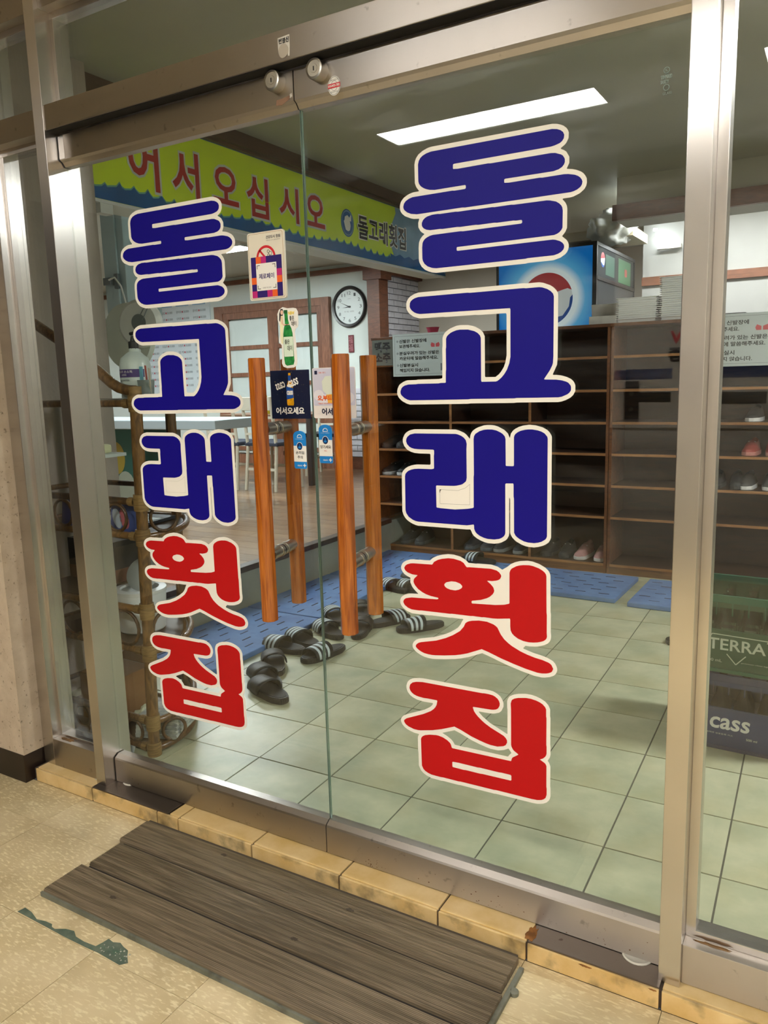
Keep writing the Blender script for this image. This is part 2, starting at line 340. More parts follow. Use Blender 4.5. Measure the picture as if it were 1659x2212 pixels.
S('beam_back', [((-.34, 4.2, 2.352), (XMAX, 4.5, 2.64))], PAINT_CEIL, label='ceiling beam behind the entry')
S('trim_5', [((-.36, 4.16, 2.35), (XMAX, 4.2, 2.455))], BROWN, label='brown board along the ceiling beam')
S('beam_soffit', [((-1.7, 4.7, 2.33), (-.34, 5.2, 2.40))], mat('cream', 'd8cbb0', .6), label='cream soffit above the drinks fridge')
# white brick dado under the clock and white brick wall at the corner, brick by brick
BRK = mat('white_brick', 'c9c9d2', .6, var=.08, scale=9)
BRW = tag(box('wall_brick', (-3.62, 6.45, .255), (-3.585, 7.3, 2.5), mat('mortar', 'dcdce2', .8)), 'white painted brick wall beside the brown corner post', kind='structure')
z = .4; k = 0
while z < 2.48:
    y = 6.46-(k % 2)*.105
    while y < 7.28:
        a, b = max(y, 6.46), min(y+.2, 7.29)
        if b-a > .03: box('brick', (-3.585, a, z), (-3.552-random.uniform(0, .004), b, min(z+.058, 2.49)), BRK, BRW)
        y += .21
    z += .068; k += 1
z = .41; k = 0
while z < 1.2:
    x = -4.19-(k % 2)*.105
    while x < -3.68:
        a, b = max(x, -4.19), min(x+.2, -3.67)
        if b-a > .03: box('brick', (a, 6.275+random.uniform(0, .004), z), (b, 6.299, z+.058), BRK, WB)
        x += .21
    z += .068; k += 1

# ------------------------------------------------------------------ steel shop front
FR = tag(empty('window_frame'), 'brushed steel frame of the shop front', kind='structure')
def fr(name, lst, m=STEEL_V, bev=.0015): return boxes(name, lst, m, FR, bev)
fr('mullion', [((-.868, -.06, .045), (-.826, .05, 2.70))])
fr('mullion', [((.865, -.06, .045), (.908, .05, 2.70))])
fr('jamb', [((-1.155, -.04, .045), (-1.10, .05, 2.70))])
fr('jamb', [((1.80, -.04, .045), (1.86, .05, 2.70))])
fr('header', [((-.826, -.057, 2.005), (.865, .05, 2.07))], STEEL_H)
fr('header', [((-1.10, -.05, 2.005), (-.868, .05, 2.07)), ((.908, -.05, 2.005), (1.80, .05, 2.07))], STEEL_H)
fr('underside_shade', [((-.826, -.053, 2.0032), (.865, -.018, 2.0049))], DARK, 0)  # dark strip painting the shade under the header, no part of its own
fr('top_rail', [((-1.10, -.045, 2.318), (-.868, .05, 2.41)), ((-.826, -.045, 2.318), (.865, .05, 2.41)), ((.908, -.045, 2.318), (1.80, .05, 2.41))], STEEL_H)
fr('bottom_rail', [((-1.10, -.04, .045), (-.868, .05, .14))], STEEL_H)
fr('bottom_rail', [((.908, -.045, .047), (1.80, .05, .135))], STEEL_H)
fr('glazing_bead', [((-1.10, -.012, .14), (-1.088, .03, 2.005)), ((-.875, .0, .14), (-.868, .03, 2.005)), ((-1.10, -.012, .14), (-.868, .03, .15)), ((-1.10, -.012, 1.985), (-.868, .03, 2.005))])
fr('glazing_bead', [((.908, -.012, .135), (.928, .03, 2.005)), ((.908, -.012, .135), (1.80, .03, .151)), ((1.78, -.012, .135), (1.80, .03, 2.005))])
fr('glazing_bead', [((-1.10, -.012, 2.07), (-1.09, .03, 2.318)), ((-.826, -.012, 2.07), (-.811, .03, 2.318)), ((-.826, -.012, 2.30), (.865, .03, 2.318)), ((-1.10, -.012, 2.30), (-.868, .03, 2.318)), ((.85, -.012, 2.07), (.865, .03, 2.318)), ((.908, -.012, 2.07), (.92, .03, 2.318))])
fr('fascia', [((-1.155, -.02, 2.41), (1.86, .05, 2.75))], mat('dark_fascia', '2a2018', .6))
RUST = mat('rust_streak', '7c5c38', .8, var=.3, scale=30)
def blot(name, cx, cy, rx, ry, m, parent, M, n=22, jag=.25, t=.0003, z=.0002, seed=1):
    rnd = random.Random(seed); pts = []
    for i in range(n):
        a = 2*PI*i/n; k = 1+rnd.uniform(-jag, jag); pts.append((cx+rx*k*math.cos(a), cy+ry*k*math.sin(a)))
    return flat(name, [pts], m, parent, M, t, z)
blot('rust_streak', .965, -.020, .035, .005, RUST, FR, Matrix.Translation((0, 0, .1352)), seed=3)
blot('rust_streak', -1.05, -.022, .03, .008, RUST, FR, Matrix.Translation((0, 0, .1402)), seed=5)
for i, (n_, a, b, m) in enumerate((('window_1', (-1.089, .002, .148), (-.874, .010, 1.988), PANE2), ('window_2', (.926, .002, .149), (1.782, .010, 2.005), PANE2),
        ('window_3', (-1.09, .002, 2.07), (-.868, .010, 2.302), PANE2), ('window_4', (-.812, .002, 2.07), (.85, .010, 2.302), PANE2), ('window_5', (.918, .002, 2.07), (1.80, .010, 2.318), PANE2))):
    tag(box(n_, a, b, m), ('narrow glass side panel left of the doors', 'wide fixed glass panel right of the doors', 'small transom pane over the narrow side panel', 'long transom pane above the doors', 'transom pane over the wide fixed glass panel')[i], kind='structure')
DUST = bpy.data.materials.new('pane_dust'); DUST.use_nodes = True
def dust_mat(m, k, sc):
    nt = m.node_tree; N = nt.nodes; L = nt.links; b = N['Principled BSDF']; b.inputs['Base Color'].default_value = (.6, .66, .68, 1); b.inputs['Roughness'].default_value = .9
    tc = N.new('ShaderNodeTexCoord'); n = N.new('ShaderNodeTexNoise'); n.inputs['Scale'].default_value = sc; n.inputs['Detail'].default_value = 8; L.new(tc.outputs['Object'], n.inputs[0])
    sx = N.new('ShaderNodeSeparateXYZ'); L.new(tc.outputs['Generated'], sx.inputs[0])
    inv = N.new('ShaderNodeMath'); inv.operation = 'SUBTRACT'; inv.inputs[0].default_value = 1; L.new(sx.outputs[2], inv.inputs[1])
    cr = N.new('ShaderNodeValToRGB'); cr.color_ramp.elements[0].position = .42; cr.color_ramp.elements[1].position = .8; L.new(n.outputs[0], cr.inputs[0])
    mu = N.new('ShaderNodeMath'); mu.operation = 'MULTIPLY'; L.new(cr.outputs[0], mu.inputs[0]); L.new(inv.outputs[0], mu.inputs[1])
    m2 = N.new('ShaderNodeMath'); m2.operation = 'MULTIPLY'; m2.inputs[1].default_value = k; L.new(mu.outputs[0], m2.inputs[0]); L.new(m2.outputs[0], b.inputs['Alpha'])
dust_mat(DUST, .4, 16)
tag(box('dust_film', (-1.087, .0015, .152), (-.876, .0019, .40), DUST), 'whitish dirt dried on the foot of the narrow side pane', 'dirt', kind='stuff')

# threshold sill with yellow stone-look tiles and steel pivot covers
SILL = tag(empty('sill'), 'low threshold of yellow marbled tiles under the glass doors', kind='structure')
S('sill_core', [((-1.155, -.080, 0), (1.86, .05, .0405))], mat('sill_mortar', '4b3f35', .9), parent=SILL)
YT = tile_mat('sill_tile', 'dcb874', 'edcf98', .3, 9)
YF = tile_mat('sill_face_tile', 'd2ae6e', 'e5c892', .35, 9, dirt='4c4230', dscale=16, dpos=(.52, .72))
for a, b in ((-1.141, -.868), (-.527, -.4895), (-.4845, -.2115), (-.2065, .0785), (.0835, .3615), (.3665, .584), (.878, 1.108), (1.113, 1.345), (1.350, 1.60), (1.605, 1.85)):
    box('tile', (a, -.0765, .034), (b, .04, .045), YT, SILL, .0012)
for a, b in ((-1.141, -.8645), (-.8595, -.5755), (-.5705, -.4895), (-.4845, -.2115), (-.2065, .0785), (.0835, .3615), (.3665, .584), (.589, .872), (.878, 1.108), (1.113, 1.345), (1.350, 1.60), (1.605, 1.85)):
    box('tile', (a, -.086, .0005), (b, -.0798, .0440), YF, SILL, .0012)
box('pivot_cover', (-.864, -.082, .036), (-.532, .04, .0475), STEEL_D, SILL, .001)
box('pivot_cover', (.588, -.082, .036), (.872, .04, .0475), STEEL_D, SILL, .001)
CAPW = mat('white_plastic_cap', 'd9d3c4', .4)
for x, y, r in ((-.775, .004, .030), (.812, -.008, .033)):
    lathe('pivot_cap', [(r, 0), (r, .0015), (r*.9, .003), (r*.86, .002)], CAPW, SILL, 24, Matrix.Translation((x, y, .0475)))
blot('rust_stain', .588, -.055, .012, .026, mat('rust_edge', '8a5a2a', .7, var=.3, scale=60), SILL, Matrix.Translation((0, 0, .0476)), seed=9)
blot('rust_stain', .72, .040, .014, .0025, MATS['rust_edge'], SILL, front(0, -.0862, 0), seed=12)
blot('rust_stain', .86, .041, .008, .002, MATS['rust_edge'], SILL, front(0, -.0862, 0), seed=14)
blot('chip', -.885, -.035, .02, .008, mat('mortar_white', 'd9ccb0', .9), SILL, Matrix.Translation((0, 0, .0452)), seed=2, jag=.4)

# ------------------------------------------------------------------ corridor in front of the doors
CF = tag(empty('floor_corridor'), 'beige vinyl tile floor of the corridor outside', kind='structure')
S('adhesive_bed', [((-4, -7, -.06), (4, -.078, -.0045))], SUBX, parent=CF)
XT = tile_mat('vinyl_tile', 'bba87f', 'd2c099', .36, 4, streak='ddcfa8', dirt='7a694c', dscale=5, dpos=(.56, .9))
for i in range(-8, 7):
    for j in range(0, 7):
        x0, y1 = -.01+i*.2965, -.248-(j-1)*.2925; x1, y0 = x0+.2965, y1-.2925
        q = clip([(x0+.0007, y0+.0007), (x1-.0007, y0+.0007), (x1-.0007, y1-.0007), (x0+.0007, y1-.0007)], -2.6, -1.9, 2.0, -.0865)
        if len(q) < 3 or area(q) < .001: continue
        cx = sum(p[0] for p in q)/len(q); cy = sum(p[1] for p in q)/len(q)
        t = prism('tile', [(x-cx, y-cy) for x, y in q], -.0045, 0, XT, CF); t.location = (cx, cy, random.uniform(-.0003, .0003))
S('tile_field', [((-4, -3.6, -.004), (-2.6, -.2, -.0002)), ((2.0, -3.6, -.004), (4, -.2, -.0002)), ((-2.6, -3.6, -.004), (2.0, -1.9, -.0002)), ((-4, -7, -.004), (-.09, -3.6, -.0002))], XT, parent=CF)
CRK = [(-.594, -.536), (-.59, -.517), (-.56, -.52), (-.524, -.531), (-.498, -.525), (-.475, -.524), (-.466, -.531), (-.454, -.532), (-.43, -.519), (-.405, -.514), (-.385, -.525), (-.353, -.527), (-.316, -.524), (-.311, -.507), (-.309, -.492), (-.29, -.495), (-.273, -.488), (-.255, -.494), (-.237, -.497), (-.222, -.512), (-.205, -.525), (-.218, -.539), (-.295, -.536), (-.333, -.538), (-.409, -.539)]
flat('broken_patch', [CRK], tile_mat('underlay', '45564a', '6a7464', .6, 25, dirt='2a5a44', dscale=30), CF, Matrix.Translation((0, 0, .0004)), .0003)
rnd = random.Random(4)
bm = bmesh.new()
for k in range(26):
    x, y = rnd.uniform(-.305, -.215), rnd.uniform(-.53, -.50); s_ = rnd.uniform(.001, .0028)
    add_lathe(bm, [(s_, 0), (s_*.6, s_*.6)], 6, Matrix.Translation((x, y, .001)))
o = from_bm('grit', bm, mat('grit', 'a3a394', .7), CF); o['kind'] = 'stuff'
# opposite side of the corridor, seen only mirrored in the panes
S('wall_corridor', [((-.19, -3.7, 0), (4, -3.6, 2.75))], mat('corridor_wall', 'bcb6ac', .7, var=.04, scale=2), label='beige corridor wall opposite the shop front')
S('wall_corridor_far', [((-4.1, -7.1, 0), (-.09, -7, 2.75)), ((-.19, -7, 0), (-.09, -3.7, 2.75))], mat('far_corridor', '4a443c', .7), label='dark far wall of the hall across the corridor')
S('wall_corridor_left', [((-4.1, -7.1, 0), (-4, .0, 2.75))], MATS['far_corridor'], label='end wall of the corridor')
S('wall_corridor_right', [((4, -3.7, 0), (4.1, .0, 2.75)), ((XMAX, -.05, 0), (4.1, .05, 2.75))], MATS['corridor_wall'], label='right end wall of the corridor')
S('ceiling_corridor', [((-4.1, -7.1, 2.64), (4.1, -.02, 2.75)), ((-4.1, -.02, 2.75), (4.1, .1, 2.85))], mat('corridor_ceiling', 'd8d3ca', .7, var=.03, scale=2), label='cream corridor ceiling')
S('ceiling_cap', [((-12.1, .1, 2.75), (4.1, 7.5, 2.85))], PAINT_CEIL, label='slab above the shop')
# speckled stone pier left of the frame
PIER = tile_mat('speckled_render', 'b9a791', 'cdbca5', .9, 14, dirt='6f604c', dscale=85, dpos=(.62, .72), bump=.6)
S('wall_pier', [((-4, -.112, .098), (-1.158, .0, 2.75))], PIER, label='speckled beige rendered pier left of the steel frame')
S('baseboard_pier', [((-4, -.114, 0), (-1.160, .0, .098))], mat('black_base', '241a16', .35, var=.2, scale=12), label='black base of the speckled pier')

# ------------------------------------------------------------------ lamps
def panel_lamp(x0, y0, x1, y1, z, strength, label, grp, name='ceiling_light', col='ffffff', fz=.012):
    e = empty(name, ((x0+x1)/2, (y0+y1)/2, z), label=label, cat='ceiling light', group=grp)
    a, b = (x1-x0)/2, (y1-y0)/2
    boxes('housing', [((-a-.012, -b-.012, -fz), (-a, b+.012, .02)), ((a, -b-.012, -fz), (a+.012, b+.012, .02)), ((-a, -b-.012, -fz), (a, -b, .02)), ((-a, b, -fz), (a, b+.012, .02))], mat('lamp_housing', 'd8d8d4', .5), e)
    box('diffuser', (-a, -b, -fz*.6), (a, b, .01), mat('lamp_glow_%s_%g' % (col, strength), col, .5, emit=strength), e)
    return e
panel_lamp(1.75, 1.5, 2.95, 1.74, 2.628, E_ENTRY_FILL, 'added fill light panel at the entry ceiling, out of view to the right', 'added entry fill light', col='fbfdff')  # unseen fill panel, added to brighten the banner and cabinet top
for i, (x, y) in enumerate(((-3.4, 2.6), (-6.0, 3.0), (-8.6, 3.4), (-4.6, 4.6))):
    panel_lamp(x-.6, y-.12, x+.6, y+.12, 2.628, E_DINING, ('dining room ceiling light panel nearest the banner', 'dining room ceiling light panel above the sliding doors', 'dining room ceiling light panel above the price list', 'dining room ceiling light panel above the dining table')[i], 'dining ceiling lights', col='f4fbff')
panel_lamp(-.3, 4.60, .9, 4.80, 2.628, E_HALL, 'kitchen ceiling light panel behind the beam', 'kitchen lights')
panel_lamp(-2.9, 5.6, -1.7, 5.8, 2.628, E_HALL*.7, 'ceiling light panel in the back passage', 'kitchen lights')
panel_lamp(-1.165, -2.548, .025, -2.31, 2.628, E_CORRIDOR, 'corridor ceiling light panel mirrored above the right door letters', 'corridor ceiling lights', name='corridor_light', col='fffdf8')
panel_lamp(.745, -2.51, 1.94, -2.27, 2.628, E_CORRIDOR, 'corridor ceiling light panel mirrored at the right photo edge', 'corridor ceiling lights', name='corridor_light', col='fffdf8')
panel_lamp(2.65, -2.51, 3.80, -2.27, 2.628, E_CORRIDOR, 'corridor ceiling light panel at the right corridor end', 'corridor ceiling lights', name='corridor_light', col='fffdf8')

# ------------------------------------------------------------------ the two glass doors
def rail_prof(zb, zt, topside):
    if topside: return [(-.02, zt), (.032, zt), (.032, zb+.012), (.02, zb), (-.004, zb), (-.012, zb+.011), (-.02, zb+.016)]
    return [(-.02, zb), (.032, zb), (.032, zt-.012), (.02, zt), (-.004, zt), (-.018, zt-.009), (-.02, zt-.014)]
OAK = wood_mat('varnished_bar', '8a4210', 'bc6c22', (26, 26, 1.6), .22, 3.5, .5)
def door(name, x0, x1, hx_out, hx_in, label):
    d = tag(empty(name), label, kind='structure')
    MX = Matrix(((0, 0, 1, 0), (1, 0, 0, 0), (0, 1, 0, 0), (0, 0, 0, 1)))
    prism('bottom_rail', rail_prof(.049, .137, False), x0, x1, STEEL_H, d, MX)
    prism('top_rail', rail_prof(1.918, 1.998, True), x0, x1, STEEL_H, d, MX)
    box('glass_pane', (x0+(.0015 if x0 > -.5 else 0), .0, .13), (x1-(.0015 if x0 < -.5 else 0), .012, 1.925), PANE, d)
    box('glass_edge', (x1-.0010 if x0 < -.5 else x0, .003, .137), (x1 if x0 < -.5 else x0+.0010, .009, 1.918), EDGE, d)
    oct_ = [(.0215*math.cos(PI/8+k*PI/4), .0215*math.sin(PI/8+k*PI/4)) for k in range(8)]
    for nm, hx, y, lab in (('pull_bar', hx_out, -.082, 'outer varnished octagonal wooden pull bar'), ('pull_bar', hx_in, .085, 'inner octagonal wooden pull bar behind the glass')):
        p = prism('pull_bar', oct_, .702, 1.358, OAK, d, Matrix.Translation((hx, y, 0)), .0015); p['label'] = lab
    for z in (1.185, .868):
        a = Vector((hx_out, -.066, z)); b = Vector((hx_in, .068, z)); c = (a+b)/2; dr = (b-a).normalized()
        st = tube('standoff', [a, b], .0150, CHROME, d, 16)
        tube('collar', [c-dr*.022, c-dr*.010], .0166, CHROME, st, 20); tube('gasket', [c-dr*.010, c-dr*.004], .0158, DARK, st, 20); tube('collar', [c+dr*.012, c+dr*.024], .0166, CHROME, st, 20)
    return d
D1 = door('door_1', -.822, -.0014, -.101, -.134, 'left glass door leaf with steel rails and wooden pull bars')
D2 = door('door_2', .0014, .862, .141, .112, 'right glass door leaf with steel rails and wooden pull bars')
box('end_plate', (-.822, -.0212, 1.936), (-.80, -.019, 1.996), STEEL_V, D1)
for d, x in ((D1, -.044), (D2, .0745)):
    M = front(x, -.02, 1.979)
    lk = lathe('lock', [(.0225, 0), (.0225, .021), (.0215, .0245), (.0175, .0255), (.0175, .0235)], CHROME, d, 28, M)
    lathe('keyhole_plate', [(.0165, .0230), (.0165, .0242), (.0095, .0242), (.0090, .0250)], mat('nickel', 'a8a294', .3, .9), lk, 24, M)
    flat('keyhole', [rect(-.0013, -.005, .0013, .0045, .0012), ell(0, .002, .0026, .0026, 12)][:1], DARK, lk, M, .0004, .0252)
# bits of tape and stains on the rails
flat('tape_remnant', [[(-.052, 1.932), (-.035, 1.930), (-.012, 1.939), (-.011, 1.947), (-.03, 1.944), (-.05, 1.943)]], mat('tape', '8b6a52', .6), D1, front(0, -.0201, 0), .0003)
flat('tape_remnant', [[(-.013, 1.940), (-.004, 1.944), (-.006, 1.951), (-.012, 1.948)]], mat('paper_scrap', 'cfc9bf', .8), D1, front(0, -.0201, 0), .0003)
RS = mat('rust_spots', '6b4a2e', .7, var=.2, scale=40)
bm = bmesh.new(); rnd = random.Random(11)
for k in range(60):
    x = rnd.choice((rnd.gauss(.16, .03), rnd.gauss(.45, .1), rnd.uniform(-.8, -.05), rnd.gauss(.75, .08))); z = .052+abs(rnd.gauss(0, .022)); s_ = rnd.uniform(.0006, .0022)
    if z < .12 and -.81 < x < .855: add_prism(bm, ell(x, z, s_, s_*rnd.uniform(.4, .9), 6), .0, .0002, front(0, -.0201, 0))
o = from_bm('rust_specks', bm, RS, D2); o['kind'] = 'stuff'

